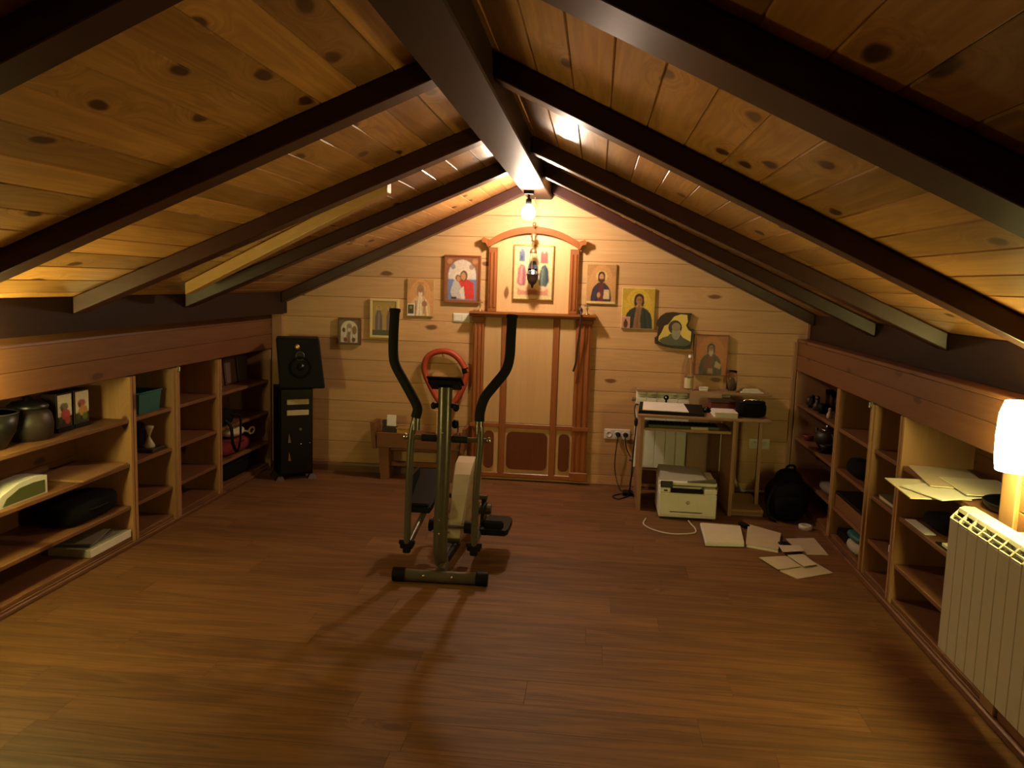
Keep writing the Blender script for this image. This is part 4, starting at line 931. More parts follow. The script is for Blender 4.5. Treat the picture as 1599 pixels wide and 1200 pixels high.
build('foot', MB().lathe([(0.03, 0), (0.03, 0.01), (0.008, 0.016), (0.007, 0.055)], 0.55, 6.34, 12, z=DZ), black, t)
build('head', MB().ball((0.55, 6.34, DZ+0.072), 0.02), blackgloss, t)
build('lens', MB().ball((0.548, 6.321, DZ+0.074), 0.007), chrome, t)
t = thing('computer_mouse', 'black computer mouse in the middle of the desk top', 'mouse', (0.83, 6.18, DZ))
build('shell', MB().lathe([(0.031, 0), (0.032, 0.008), (0.028, 0.024), (0.016, 0.034), (0.0, 0.037)], 0, 0, 20, T=Matrix.Translation((0.83, 6.19, DZ+0.0004)) @ Matrix.Diagonal((1, 1.6, 1, 1))), blackgloss, t)
build('wheel', MB().ball((0.826, 6.158, DZ+0.031), 0.006, 0.008, 0.008, 8, 5), chrome, t)
t = thing('paper_stack', 'stack of white papers on the desk top beside the black case bag', 'papers', (0.93, 6.03, DZ))
for k in range(5):
    build('sheet', MB().box(0.855+0.004*(k % 3), 1.018-0.003*(k % 2), 5.925+0.004*(k % 2), 6.14, DZ+k*0.0075+0.0004, DZ+k*0.0075+0.0068, 0.001), paperw, t)
t = thing('dark_red_box', 'dark red box behind the white paper stack on the desk', 'box', (0.95, 6.29, DZ))
build('box_body', MB().box(0.865, 1.04, 6.22, 6.36, DZ+0.0005, DZ+0.065, 0.004), darkred, t)
build('lid', MB().box(0.861, 1.044, 6.216, 6.364, DZ+0.0655, DZ+0.082, 0.004), dark_brown, t)
t = thing('camera_bag', 'rounded black bag on the right end of the desk top', 'bag', (1.13, 6.05, DZ))
build('bag_body', MB().ball((1.125, 6.05, DZ+0.056), 0.102, 0.085, 0.056, 20, 12, pw=0.5), black_fab, t)
build('bag_lid', MB().ball((1.125, 6.05, DZ+0.105), 0.095, 0.08, 0.016, 20, 8, pw=0.5), black, t)
build('handle', MB().tube(spline([(1.06, 6.0, DZ+0.115), (1.09, 5.99, DZ+0.128), (1.16, 5.99, DZ+0.128), (1.19, 6.0, DZ+0.115)], 6), 0.006, 8), chrome, t)
# things on the sill
SZ = 0.8125
t = thing('plastic_bottle', 'tall clear plastic bottle on the sill, left of the monk icon', 'bottle', (0.735, 6.55, SZ))
build('bottle_body', MB().lathe([(0.030, 0), (0.034, 0.006), (0.034, 0.11), (0.030, 0.12), (0.034, 0.13), (0.033, 0.17), (0.024, 0.21), (0.013, 0.235), (0.013, 0.255), (0.011, 0.255), (0.011, 0.235), (0.022, 0.209), (0.031, 0.169), (0.031, 0.01), (0.0, 0.006)], 0.735, 6.55, 18, z=SZ), clear, t)
build('cap', MB().lathe([(0.015, 0.25), (0.015, 0.272), (0.0, 0.274)], 0.735, 6.55, 14, z=SZ), white_pl, t)
build('label_sleeve', MB().lathe([(0.0348, 0.015), (0.0348, 0.095)], 0.735, 6.55, 18, z=SZ), plain('bottle_label', (0.62, 0.56, 0.36), 0.6), t)
t = thing('glass_jar', 'clear glass jar with dark contents on the sill, right of the monk icon', 'jar', (1.06, 6.55, SZ))
build('jar_body', MB().lathe([(0.038, 0), (0.041, 0.01), (0.041, 0.12), (0.036, 0.14), (0.038, 0.165), (0.035, 0.165), (0.033, 0.14), (0.038, 0.12), (0.038, 0.012), (0.0, 0.008)], 1.06, 6.55, 18, z=SZ), clear, t)
build('contents', MB().lathe([(0.0, 0.01), (0.034, 0.013), (0.034, 0.06), (0.02, 0.10), (0.0, 0.115)], 1.06, 6.55, 14, z=SZ), plain('jar_contents', (0.20, 0.14, 0.07), 0.7), t)
tag(build('white_box', MB().box(0.815, 0.88, 6.52, 6.56, SZ, SZ+0.028, 0.003).box(0.813, 0.882, 6.518, 6.562, SZ+0.022, SZ+0.030, 0.002), paperw, None, (0.85, 6.54, SZ)), 'tiny white box on the sill between bottle and jar', 'box')
t = thing('paper_pile', 'crumpled pale papers under the glass jar on the sill', 'papers', (1.0, 6.51, SZ))
tag(t, 'pale crumpled papers at the right end of the back sill', 'papers')
for k in range(4):
    build('sheet', MB().box(1.125+0.01*k, 1.30-0.012*k, 6.50+0.004*k, 6.60, SZ+0.0005+k*0.008, SZ+0.0075+k*0.008, 0.002), paper if k % 2 else paperw, t)
tag(build('desk_cable', MB().tube(spline([(0.345, 6.36, DZ+0.006), (0.322, 6.33, DZ+0.008), (0.312, 6.2, DZ-0.03), (0.318, 6.05, 0.60), (0.312, 6.1, 0.40), (0.312, 6.2, 0.20), (0.308, 6.31, 0.05), (0.30, 6.34, 0.037)], 6), 0.005, 8).ball((0.318, 6.05, 0.62), 0.014, 0.012, 0.035), blackcord, None, (0.32, 6.1, 0)), 'black cord with inline switch hanging down the left side of the desk', 'cord')
tag(build('white_cable', MB().tube(spline([(0.40, 5.70, 0.006), (0.376, 5.56, 0.006), (0.42, 5.45, 0.006), (0.512, 5.374, 0.006), (0.60, 5.37, 0.006), (0.70, 5.42, 0.006), (0.715, 5.52, 0.006), (0.70, 5.62, 0.006), (0.69, 5.70, 0.006)], 6), 0.0045, 8), white_pl, None, (0.5, 5.5, 0)), 'white cord curving over the floor in front of the printer', 'cord')

# ------------------------------------------------------------------ printer
t = thing('laser_printer', 'boxy white laser printer with black control panel on the floor under the desk', 'printer', (0.685, 5.9, 0))
px0, px1, py0, py1 = 0.487, 0.880, 5.74, 6.12
def p_(name, m, mat, p=t): return build(name, m, mat, p)
p_('body', MB().box(px0, px1, py0, py1, 0.012, 0.185, 0.008), printer_m)
p_('feet', MB().box(px0+0.02, px1-0.02, py0+0.02, py1-0.02, 0.0, 0.0115, 0.001), black)
p_('upper_body', MB().box(px0, px1, py0+0.10, py1, 0.186, 0.235, 0.006).box(px0, px0+0.075, py0+0.002, py0+0.10, 0.186, 0.222, 0.006).box(px1-0.09, px1, py0+0.002, py0+0.10, 0.186, 0.222, 0.006), printer_m)
p_('output_slot', MB().box(px0+0.076, px1-0.091, py0+0.012, py0+0.099, 0.186, 0.20, 0.002), black)
p_('slot_bar', MB().box(px0+0.085, px1-0.095, py0+0.004, py0+0.0115, 0.187, 0.212, 0.002), blackgloss)
p_('scanner_lid', MB().box(px0, px1, py0+0.02, py1, 0.2355, 0.262, 0.006), printer_m)
p_('document_feeder', MB().hexa([(px0+0.0, py0+0.05, 0.2625), (px1-0.05, py0+0.05, 0.2625), (px1-0.05, py1-0.02, 0.2625), (px0, py1-0.02, 0.2625), (px0+0.01, py0+0.08, 0.302), (px1-0.09, py0+0.08, 0.29), (px1-0.09, py1-0.03, 0.30), (px0+0.01, py1-0.03, 0.312)]), printer_g)
p_('feeder_recess', MB().hexa([(px0+0.19, py0+0.012, 0.2625), (px1-0.01, py0+0.012, 0.2625), (px1-0.01, py0+0.049, 0.2625), (px0+0.19, py0+0.049, 0.2625), (px0+0.26, py0+0.014, 0.272), (px1-0.012, py0+0.014, 0.286), (px1-0.012, py0+0.048, 0.288), (px0+0.26, py0+0.048, 0.272)]), greentray)
p_('control_panel', MB().box(px0+0.005, px0+0.088, py0-0.012, py0+0.0195, 0.2235, 0.268, 0.004, T=rot('X', -14, (0.5, py0, 0.225))), blackgloss)
p_('usb_flap', MB().box(px0+0.03, px0+0.055, py0-0.001, py0+0.0015, 0.196, 0.208, 0.001), dark_brown)
p_('drawer_slot', MB().box(px0+0.075, px1-0.095, py0-0.0015, py0+0.001, 0.050, 0.056, 0.0005), black)
p_('drawer_seam', MB().box(px0+0.006, px1-0.006, py0-0.0008, py0+0.001, 0.030, 0.0325, 0.0003), printer_g)
lx_, lz_ = 0.685, 0.122
bd = p_('badge', MB().lathe([(0.0, 0.0), (0.0135, 0.0), (0.0135, 0.002), (0.0, 0.002)], 0, 0, 20, T=Matrix.Translation((lx_, py0+0.0005, lz_)) @ Matrix.Rotation(math.radians(90), 4, 'X')), printer_g)
cu = bpy.data.curves.new('badge_letters', 'FONT'); cu.body = 'hp'; cu.size = 0.019; cu.shear = 0.25; cu.align_x = 'CENTER'; cu.align_y = 'CENTER'; cu.extrude = 0.0004
cu.materials.append(paperw)
tmp = bpy.data.objects.new('letters', cu); C.objects.link(tmp); bpy.context.view_layer.update()
lme = bpy.data.meshes.new_from_object(tmp.evaluated_get(bpy.context.evaluated_depsgraph_get())); bpy.data.objects.remove(tmp)
lo = bpy.data.objects.new('badge_letters', lme); C.objects.link(lo); lo.parent = bd
lo.location = Vector((lx_, py0-0.0023, lz_+0.001))-ORG[t.name]; lo.rotation_euler = (math.radians(90), 0, 0)

# ------------------------------------------------------------------ papers, folders, bag on the floor
def flat(name, pts, z0, th, mat, label, cat, group=None, parent=None):
    m = MB(); n = len(pts); v = [(x, y_, z0) for x, y_ in pts]+[(x, y_, z0+th) for x, y_ in pts]
    a = sum(pts[i][0]*pts[(i+1) % n][1]-pts[(i+1) % n][0]*pts[i][1] for i in range(n))
    fs = [list(reversed(range(n))), list(range(n, 2*n))]+[[i, (i+1) % n, n+(i+1) % n, n+i] for i in range(n)]
    if a < 0: fs = [list(reversed(f)) for f in fs]
    m._add(v, fs)
    c = (sum(p[0] for p in pts)/n, sum(p[1] for p in pts)/n, z0)
    o = build(name, m, mat, parent, None if parent else c)
    if label: tag(o, label, cat, group)
    return o
def shrink(pts, k, dx=0, dy=0):
    cx = sum(p[0] for p in pts)/len(pts); cy_ = sum(p[1] for p in pts)/len(pts)
    return [(cx+(x-cx)*k+dx, cy_+(y_-cy_)*k+dy) for x, y_ in pts]
A = [(0.755, 5.60), (1.02, 5.58), (0.98, 5.18), (0.735, 5.15)]
t = thing('paper_folder', 'thick paper folder on the floor just right of the printer', 'folder', (0.87, 5.38, 0))
flat('cover', A, 0.0, 0.004, dark_brown, None, None, parent=t)
flat('page_block', shrink(A, 0.985), 0.0045, 0.020, paperw, None, None, parent=t)
flat('top_sheet', shrink(A, 0.95, 0.006, 0.005), 0.025, 0.003, paper, None, None, parent=t)
B = [(1.085, 5.66), (1.27, 5.48), (1.175, 5.11), (0.99, 5.19)]
t = thing('paper_folder', 'brownish paper folder in the middle of the floor papers', 'folder', (1.13, 5.36, 0))
flat('cover', shrink(B, 0.97), 0.0, 0.003, paperw, None, None, parent=t)
flat('page_block', shrink(B, 0.94), 0.0035, 0.010, paperw, None, None, parent=t)
flat('top_sheet', shrink(B, 0.985, 0.0, 0.012), 0.014, 0.004, paper2, None, None, parent=t)
flat('loose_sheet', [(1.285, 5.42), (1.475, 5.47), (1.475, 5.12), (1.335, 5.10), (1.30, 5.22)], 0.0005, 0.004, paper2, 'tan sheet on the floor nearest the right shelves', 'paper', 'loose sheets on the floor')
flat('loose_sheet', [(1.19, 5.20), (1.325, 5.215), (1.325, 5.105), (1.19, 5.065)], 0.0225, 0.003, paper, 'small pale slip on top of the floor folder edges', 'paper', 'loose sheets on the floor')
flat('loose_sheet', [(1.03, 4.97), (1.20, 5.03), (1.245, 4.85), (1.10, 4.77)], 0.0075, 0.004, paper2, 'tan sheet pointing left at the front of the floor papers', 'paper', 'loose sheets on the floor')
flat('loose_sheet', [(1.21, 5.045), (1.32, 5.06), (1.41, 4.79), (1.18, 4.65), (1.11, 4.765)], 0.001, 0.004, paper2, 'large tan sheet nearest the viewer among the floor papers', 'paper', 'loose sheets on the floor')
flat('loose_sheet', [(1.21, 5.035), (1.315, 5.075), (1.345, 4.89), (1.26, 4.84)], 0.0125, 0.003, paper, 'bright cream sheet on top of the front floor papers', 'paper', 'loose sheets on the floor')
tag(build('dark_wallet', MB().box(1.205, 1.265, 5.205, 5.265, 0.0195, 0.03, 0.003, T=rot('Z', 20, (1.23, 5.24, 0))), black, None, (1.23, 5.24, 0.02)), 'small black wallet lying between the floor papers', 'wallet')
tag(build('dark_wallet', MB().box(1.035, 1.075, 5.60, 5.68, 0.0, 0.028, 0.004, T=rot('Z', 25, (1.055, 5.64, 0))), black, None, (1.055, 5.64, 0)), 'small black pouch on the floor behind the two paper folders', 'pouch')
t = thing('backpack', 'slumped black backpack on the floor in the back right corner', 'backpack', (1.44, 5.95, 0))
bm = MB()
bm.ball((1.40, 5.98, 0.14), 0.145, 0.17, 0.14, 20, 14, pw=0.75); bm.ball((1.415, 6.02, 0.24), 0.10, 0.11, 0.10, 16, 10, pw=0.85)
build('bag_body', bm, black_fab, t)
build('front_pocket', MB().ball((1.39, 5.835, 0.10), 0.10, 0.055, 0.085, 16, 10, pw=0.7), black_fab, t)
build('strap', MB().tube(spline([(1.30, 5.90, 0.25), (1.25, 5.86, 0.14), (1.255, 5.84, 0.04), (1.30, 5.80, 0.012)], 6), 0.014, 8, flat=0.5), black, t)
build('top_loop', MB().tube(spline([(1.38, 6.0, 0.33), (1.40, 5.98, 0.37), (1.44, 5.98, 0.37), (1.45, 6.0, 0.33)], 5), 0.009, 8), black, t)
t = thing('tape_roll', 'white roll of tape on the floor in front of the backpack', 'tape', (1.47, 5.68, 0))
build('roll', MB().lathe([(0.026, 0), (0.045, 0), (0.045, 0.03), (0.026, 0.03), (0.026, 0.0)], 1.47, 5.68, 20), white_pl, t)
build('core', MB().lathe([(0.0255, 0.001), (0.0255, 0.031), (0.0225, 0.031), (0.0225, 0.001), (0.0255, 0.001)], 1.47, 5.68, 20), paper2, t)

# ------------------------------------------------------------------ computer tower and loudspeaker in the left corner
t = thing('computer_tower', 'tall black computer tower with two beige drive fronts beside the left shelves', 'computer', (-2.30, 6.35, 0))
def k_(name, m, mat, p=t): return build(name, m, mat, p)
Tw = rot('Z', 33, (-2.405, 6.178, 0))
k_('case', MB().box(-2.41, -2.145, 6.20, 6.42, 0.035, 0.735, 0.006, T=Tw), black)
k_('front_panel', MB().box(-2.405, -2.15, 6.178, 6.199, 0.05, 0.725, 0.008, T=Tw), blackgloss)
for zz in (0.60, 0.515): k_('drive_front', MB().box(-2.355, -2.185, 6.168, 6.1775, zz, zz+0.042, 0.003, T=Tw), beige)
k_('power_button', MB().lathe([(0.014, 0), (0.014, 0.006), (0.0, 0.007)], 0, 0, 14, T=Tw @ Matrix.Translation((-2.25, 6.1775, 0.40)) @ Matrix.Rotation(math.radians(90), 4, 'X')), grey_steel)
for zz in (0.30, 0.155): k_('trim_badge', MB().prism([(-2.345, zz), (-2.322, zz), (-2.338, zz+0.075)], 'Y', 6.173, 6.1775, T=Tw), chrome)
k_('small_light', MB().ball((-2.245, 6.177, 0.285), 0.008, 0.004, 0.005, 8, 5, T=Tw).ball((-2.175, 6.177, 0.29), 0.008, 0.004, 0.005, 8, 5, T=Tw), chrome)
for xx, yy in ((-2.41, 6.21), (-2.16, 6.21), (-2.41, 6.40), (-2.16, 6.40)):
    k_('foot', MB().hexa([tuple(Tw @ Vector(p)) for p in ((xx-0.03, yy-0.035, 0), (xx+0.04, yy-0.035, 0), (xx+0.04, yy+0.02, 0), (xx-0.03, yy+0.02, 0), (xx-0.005, yy-0.01, 0.034), (xx+0.025, yy-0.01, 0.034), (xx+0.025, yy+0.02, 0.034), (xx-0.005, yy+0.02, 0.034))]), dark_brown)
t = thing('loudspeaker', 'black loudspeaker leaning askew on top of the computer tower', 'speaker', (-2.29, 6.35, 0.735))
def spk(p): # sheared back like the cabinet in the picture
    return (p[0]-0.10*(p[2]-0.736)/0.38*0.35, p[1], p[2])
Ts = Matrix.Translation((0.02, -0.02, 0)) @ rot('Z', 20, (-2.30, 6.33, 0))
cab = [tuple(Ts @ Vector(q)) for q in [(-2.465, 6.19, 0.7365), (-2.125, 6.19, 0.7365), (-2.125, 6.50, 0.7365), (-2.465, 6.50, 0.7365), (-2.495, 6.24, 1.12), (-2.17, 6.24, 1.12), (-2.17, 6.50, 1.12), (-2.495, 6.50, 1.12)]]
sb = build('cabinet', MB().hexa(cab), black, t)
bv = sb.modifiers.new('edge', 'BEVEL'); bv.width = 0.012; bv.segments = 2
lean = math.degrees(math.atan2(0.05, 0.3835))
def onface(x, z_, lift): return Ts @ Matrix.Translation((x, 6.19+0.05*(z_-0.7365)/0.3835-lift, z_)) @ Matrix.Rotation(math.radians(90-lean), 4, 'X')
build('tweeter', MB().lathe([(0.02, 0), (0.02, 0.005), (0.012, 0.010), (0.0, 0.012)], 0, 0, 16, T=onface(-2.335, 1.055, 0.0)), gold, t)
build('woofer_ring', MB().lathe([(0.085, 0), (0.085, 0.005), (0.072, 0.008), (0.066, 0.004), (0.066, 0.0)], 0, 0, 28, T=onface(-2.31, 0.90, 0.0)), black_fab, t)
build('woofer_cone', MB().lathe([(0.065, 0.003), (0.03, 0.001), (0.026, 0.008), (0.0, 0.014)], 0, 0, 24, T=onface(-2.31, 0.90, 0.0)), blackgloss, t)
build('round_badge', MB().lathe([(0.034, 0.0), (0.036, 0.004), (0.030, 0.005), (0.029, 0.0)], 0, 0, 24, T=onface(-2.315, 0.985, 0.0)), grey_steel, t)

# ------------------------------------------------------------------ things on the left shelves
s1, s2, s3, s0 = 0.7455, 0.4855, 0.2355, 0.0505
t = thing('glass_jar', 'large dark glass jar on the top shelf beside the flower boxes', 'jar', (-2.80, 3.86, s1))
build('jar_body', MB().lathe([(0.09, 0), (0.11, 0.02), (0.115, 0.08), (0.105, 0.13), (0.085, 0.155), (0.0, 0.156)], -2.80, 3.85, 22, z=s1), brownpot, t)
build('jar_lid', MB().lathe([(0.09, 0.157), (0.094, 0.17), (0.07, 0.19), (0.02, 0.197), (0.022, 0.212), (0.0, 0.22)], -2.80, 3.85, 22, z=s1), dark_glass, t)
t = thing('glass_bowl', 'dark glass bowl on the top shelf left of the large jar', 'bowl', (-2.80, 3.58, s1))
build('bowl_body', MB().lathe([(0.06, 0), (0.07, 0.01), (0.11, 0.08), (0.125, 0.17), (0.119, 0.17), (0.104, 0.085), (0.06, 0.02), (0.0, 0.018)], -2.80, 3.58, 22, z=s1), dark_glass, t)
build('rim', MB().lathe([(0.126, 0.17), (0.128, 0.176), (0.118, 0.176), (0.119, 0.17)], -2.80, 3.58, 22, z=s1), brownpot, t)
def flower_box(y_, label, cols):
    t = thing('flower_box', label, 'box', (-2.79, y_, s1), 'flower-printed boxes on the left shelf')
    build('box_body', MB().box(-2.85, -2.765, y_-0.066, y_+0.066, s1, s1+0.205, 0.003), dark_brown, t)
    build('base', MB().box(-2.855, -2.755, y_-0.070, y_+0.070, s1, s1+0.022, 0.003), black, t)
    # print on the face that looks into the room: built along y at x = -2.763
    o = painted('print', y_-0.058, y_+0.058, s1+0.03, s1+0.195, 0.0, [('bg', hx('d9cdb4')), ('r', 0, 0, 1, 0.30, hx('2a3020')), ('e', 0.45, 0.62, 0.3, 0.12, hx(cols[0])), ('e', 0.55, 0.36, 0.34, 0.17, hx(cols[1])), ('e', 0.7, 0.16, 0.2, 0.12, hx(cols[2])), ('e', 0.2, 0.2, 0.14, 0.12, hx('3c4a2c')), ('e', 0.3, 0.55, 0.1, 0.07, hx('4a5038'))], t, 22)
    me = o.data; o0 = ORG[t.name]
    for v in me.vertices:
        yy = v.co.x+o0.x; dd = v.co.y+o0.y
        v.co = Vector((-2.7625-dd, yy, v.co.z+o0.z))-o0
flower_box(4.085, 'left of the two flower-printed boxes on the left shelf', ('7a6a5a', 'b04a50', 'a0443c'))
flower_box(4.235, 'right of the two flower-printed boxes on the left shelf', ('b05a60', 'c08a4a', '5a6a38'))
tag(build('loose_board', MB().box(-2.93, -2.65, 4.02, 4.48, s2, s2+0.012, 0.002, T=rot('Z', 4, (-2.78, 4.25, 0))), shelf_z, None, (-2.79, 4.25, s2)), 'flat pale wooden board lying on the second left shelf', 'board')
t = thing('white_green_box', 'white box with green sides standing on the second left shelf', 'box', (-2.74, 3.68, s2))
build('box_body', MB().prism([(3.46, s2), (3.82, s2), (3.82, s2+0.09), (3.74, s2+0.10), (3.62, s2+0.095), (3.50, s2+0.06), (3.46, s2+0.03)], 'X', -2.80, -2.69), white_pl, t)
build('green_side', MB().prism([(3.50, s2+0.008), (3.80, s2+0.008), (3.80, s2+0.07), (3.72, s2+0.075), (3.62, s2+0.07), (3.53, s2+0.04)], 'X', -2.6898, -2.687), green_pl, t)
t = thing('black_case', 'long soft black case on the third left shelf', 'case', (-2.79, 4.22, s3))
build('case_body', MB().ball((-2.79, 4.22, s3+0.064), 0.115, 0.25, 0.064, 20, 12, pw=0.5), black_fab, t)
build('handle', MB().tube(spline([(-2.69, 4.14, s3+0.07), (-2.665, 4.17, s3+0.075), (-2.665, 4.27, s3+0.075), (-2.69, 4.30, s3+0.07)], 6), 0.008, 8), black, t)
t = thing('flat_box', 'flat white-edged box on the bottom board of the near left shelves', 'box', (-2.75, 4.3, s0))
build('box_body', MB().box(-2.90, -2.655, 4.10, 4.49, s0, s0+0.045, 0.003), plain('grey_card', (0.38, 0.35, 0.27), 0.7), t)
build('lid_edge', MB().box(-2.654, -2.650, 4.10, 4.49, s0+0.004, s0+0.047, 0.001), paperw, t)
t = thing('magazine', 'dark magazine lying on the flat box in the bottom left shelf', 'magazine', (-2.79, 4.27, s0+0.046))
build('cover', MB().box(-2.90, -2.70, 4.13, 4.42, s0+0.0455, s0+0.058, 0.001, T=rot('Z', 8, (-2.8, 4.27, 0))), plain('cover_grey', (0.10, 0.10, 0.09), 0.35), t)
build('pages', MB().box(-2.895, -2.705, 4.135, 4.415, s0+0.0582, s0+0.062, 0.001, T=rot('Z', 14, (-2.8, 4.27, 0))), plain('cover_light', (0.32, 0.30, 0.24), 0.35), t)
# teal basket
t = thing('storage_basket', 'teal plastic basket on the top shelf of a narrow left unit', 'basket', (-2.79, 4.78, s1))
m = MB()
x0, x1, y0, y1, zt = -2.89, -2.68, 4.66, 4.92, s1+0.125
e_ = 0.012
m.hexa([(x0+e_, y0+e_, s1), (x1-e_, y0+e_, s1), (x1-e_, y1-e_, s1), (x0+e_, y1-e_, s1), (x0+e_, y0+e_, s1+0.006), (x1-e_, y0+e_, s1+0.006), (x1-e_, y1-e_, s1+0.006), (x0+e_, y1-e_, s1+0.006)])
for (xa, ya, xb, yb, dx, dy) in ((x0, y0, x1, y0, 0, 1), (x1, y0, x1, y1, -1, 0), (x1, y1, x0, y1, 0, -1), (x0, y1, x0, y0, 1, 0)):
    k = e_; w_ = 0.004
    def inn(x, y_): return (x+(k if x == x0 else -k), y_+(k if y_ == y0 else -k))
    a0, b0 = inn(xa, ya), inn(xb, yb)
    m.hexa([(a0[0], a0[1], s1), (b0[0], b0[1], s1), (b0[0]+dx*w_, b0[1]+dy*w_, s1), (a0[0]+dx*w_, a0[1]+dy*w_, s1),
            (xa, ya, zt), (xb, yb, zt), (xb+dx*w_, yb+dy*w_, zt), (xa+dx*w_, ya+dy*w_, zt)])
build('basket_body', m, teal, t)
build('rim', MB().tube([(x0, y0, zt), (x1, y0, zt), (x1, y1, zt), (x0, y1, zt)], 0.006, 8, closed=True), teal, t)
# hourglass ornament
t = thing('hourglass_ornament', 'pale hourglass ornament on dark stand below the teal basket', 'ornament', (-2.75, 4.86, s2))
build('base', MB().box(-2.82, -2.68, 4.80, 4.95, s2, s2+0.022, 0.004), dark_brown, t)
build('back_arch', MB().prism([(4.81, s2+0.0225), (4.94, s2+0.0225), (4.94, s2+0.12), (4.915, s2+0.165), (4.875, s2+0.18), (4.835, s2+0.165), (4.81, s2+0.12)], 'X', -2.815, -2.80), black, t)
build('hourglass', MB().lathe([(0.034, 0), (0.036, 0.012), (0.026, 0.03), (0.008, 0.062), (0.008, 0.07), (0.02, 0.105), (0.03, 0.125), (0.03, 0.132), (0.0, 0.134)], -2.745, 4.875, 16, z=s2+0.0225), plain('pale_ceramic', (0.50, 0.44, 0.30), 0.35), t)
# far left unit
def picture_frame(y_, w_, h_, label, col):
    t = thing('picture_frame', label, 'picture', (-2.83, y_, s1), 'small dark framed pictures on the far left top shelf')
    Tf = rot('Y', -6, (-2.80, y_, s1))
    build('frame', MB().box(-2.815, -2.797, y_-w_/2, y_+w_/2, s1+0.003, s1+h_, 0.003, T=Tf), frame_dark, t)
    build('picture', MB().box(-2.7965, -2.7945, y_-w_/2+0.014, y_+w_/2-0.014, s1+0.016, s1+h_-0.014, 0.0005, T=Tf), col, t)
picture_frame(5.98, 0.16, 0.20, 'left of three dark framed pictures on far left top shelf', plain('dim_print_a', (0.10, 0.06, 0.04), 0.5))
picture_frame(6.19, 0.20, 0.21, 'middle of three dark framed pictures on far left top shelf', plain('dim_print_b', (0.16, 0.09, 0.07), 0.5))
picture_frame(6.42, 0.19, 0.21, 'right of three dark framed pictures, nearest the loudspeaker', plain('dim_print_c', (0.07, 0.05, 0.05), 0.5))
tag(build('egg_ornament', MB().lathe([(0.02, 0), (0.012, 0.01), (0.024, 0.03), (0.022, 0.055), (0.0, 0.07)], -2.71, 5.78, 14, z=s1), plain('ornament_olive', (0.18, 0.13, 0.05), 0.4), None, (-2.71, 5.78, s1)), 'tiny egg-shaped ornament before the dark framed pictures', 'ornament')
t = thing('camera_bag', 'black camera bag with hanging strap on the second far left shelf', 'bag', (-2.74, 5.80, s2))
build('bag_body', MB().ball((-2.735, 5.82, s2+0.062), 0.08, 0.13, 0.062, 16, 10, pw=0.55), black_fab, t)
build('strap', MB().tube(spline([(-2.66, 5.86, s2+0.08), (-2.622, 5.93, s2+0.06), (-2.615, 5.93, s2-0.06), (-2.618, 5.92, s2-0.15), (-2.618, 5.87, s2-0.20), (-2.618, 5.80, s2-0.12), (-2.622, 5.78, s2+0.0), (-2.66, 5.76, s2+0.05)], 6), 0.012, 8, flat=0.5), black, t)
tag(build('small_pouch', MB().ball((-2.80, 6.10, s2+0.028), 0.05, 0.06, 0.028, 12, 8, pw=0.6).box(-2.82, -2.78, 6.08, 6.12, s2+0.05, s2+0.06, 0.003), black_fab, None, (-2.8, 6.1, s2)), 'small black pouch behind the camera bag on the left shelf', 'pouch')
t = thing('red_bag', 'dark red bag on the third far left shelf', 'bag', (-2.77, 6.06, s3))
build('bag_body', MB().ball((-2.77, 6.06, s3+0.055), 0.10, 0.26, 0.055, 18, 10, pw=0.6), red_fab, t)
build('handle', MB().tube(spline([(-2.69, 5.98, s3+0.08), (-2.665, 6.02, s3+0.10), (-2.665, 6.10, s3+0.10), (-2.69, 6.14, s3+0.08)], 6), 0.008, 8), red_fab, t)
t = thing('cream_cap', 'cream cloth cap lying on the dark red bag', 'cap', (-2.76, 6.10, s3+0.11))
build('crown', MB().ball((-2.76, 6.10, s3+0.158), 0.085, 0.13, 0.046, 16, 10), cream_fab, t)
build('strap_ring', MB().tube([(-2.68+0.0*math.cos(a), 6.28+0.05*math.cos(a), s3+0.137+0.024*math.sin(a)) for a in [2*math.pi*k/14 for k in range(14)]], 0.008, 8, closed=True).tube([(-2.72, 6.20, s3+0.145), (-2.68, 6.23, s3+0.137)], 0.009, 8), cream_fab, t)
t = thing('duffel_bag', 'black duffel bag on the bottom board behind the computer tower', 'bag', (-2.79, 6.12, s0))
build('bag_body', MB().ball((-2.79, 6.12, s0+0.072), 0.115, 0.36, 0.072, 18, 12, pw=0.6), black_fab, t)
build('handle', MB().tube(spline([(-2.70, 6.0, s0+0.11), (-2.675, 6.05, s0+0.125), (-2.675, 6.2, s0+0.125), (-2.70, 6.25, s0+0.11)], 6), 0.009, 8), black, t)

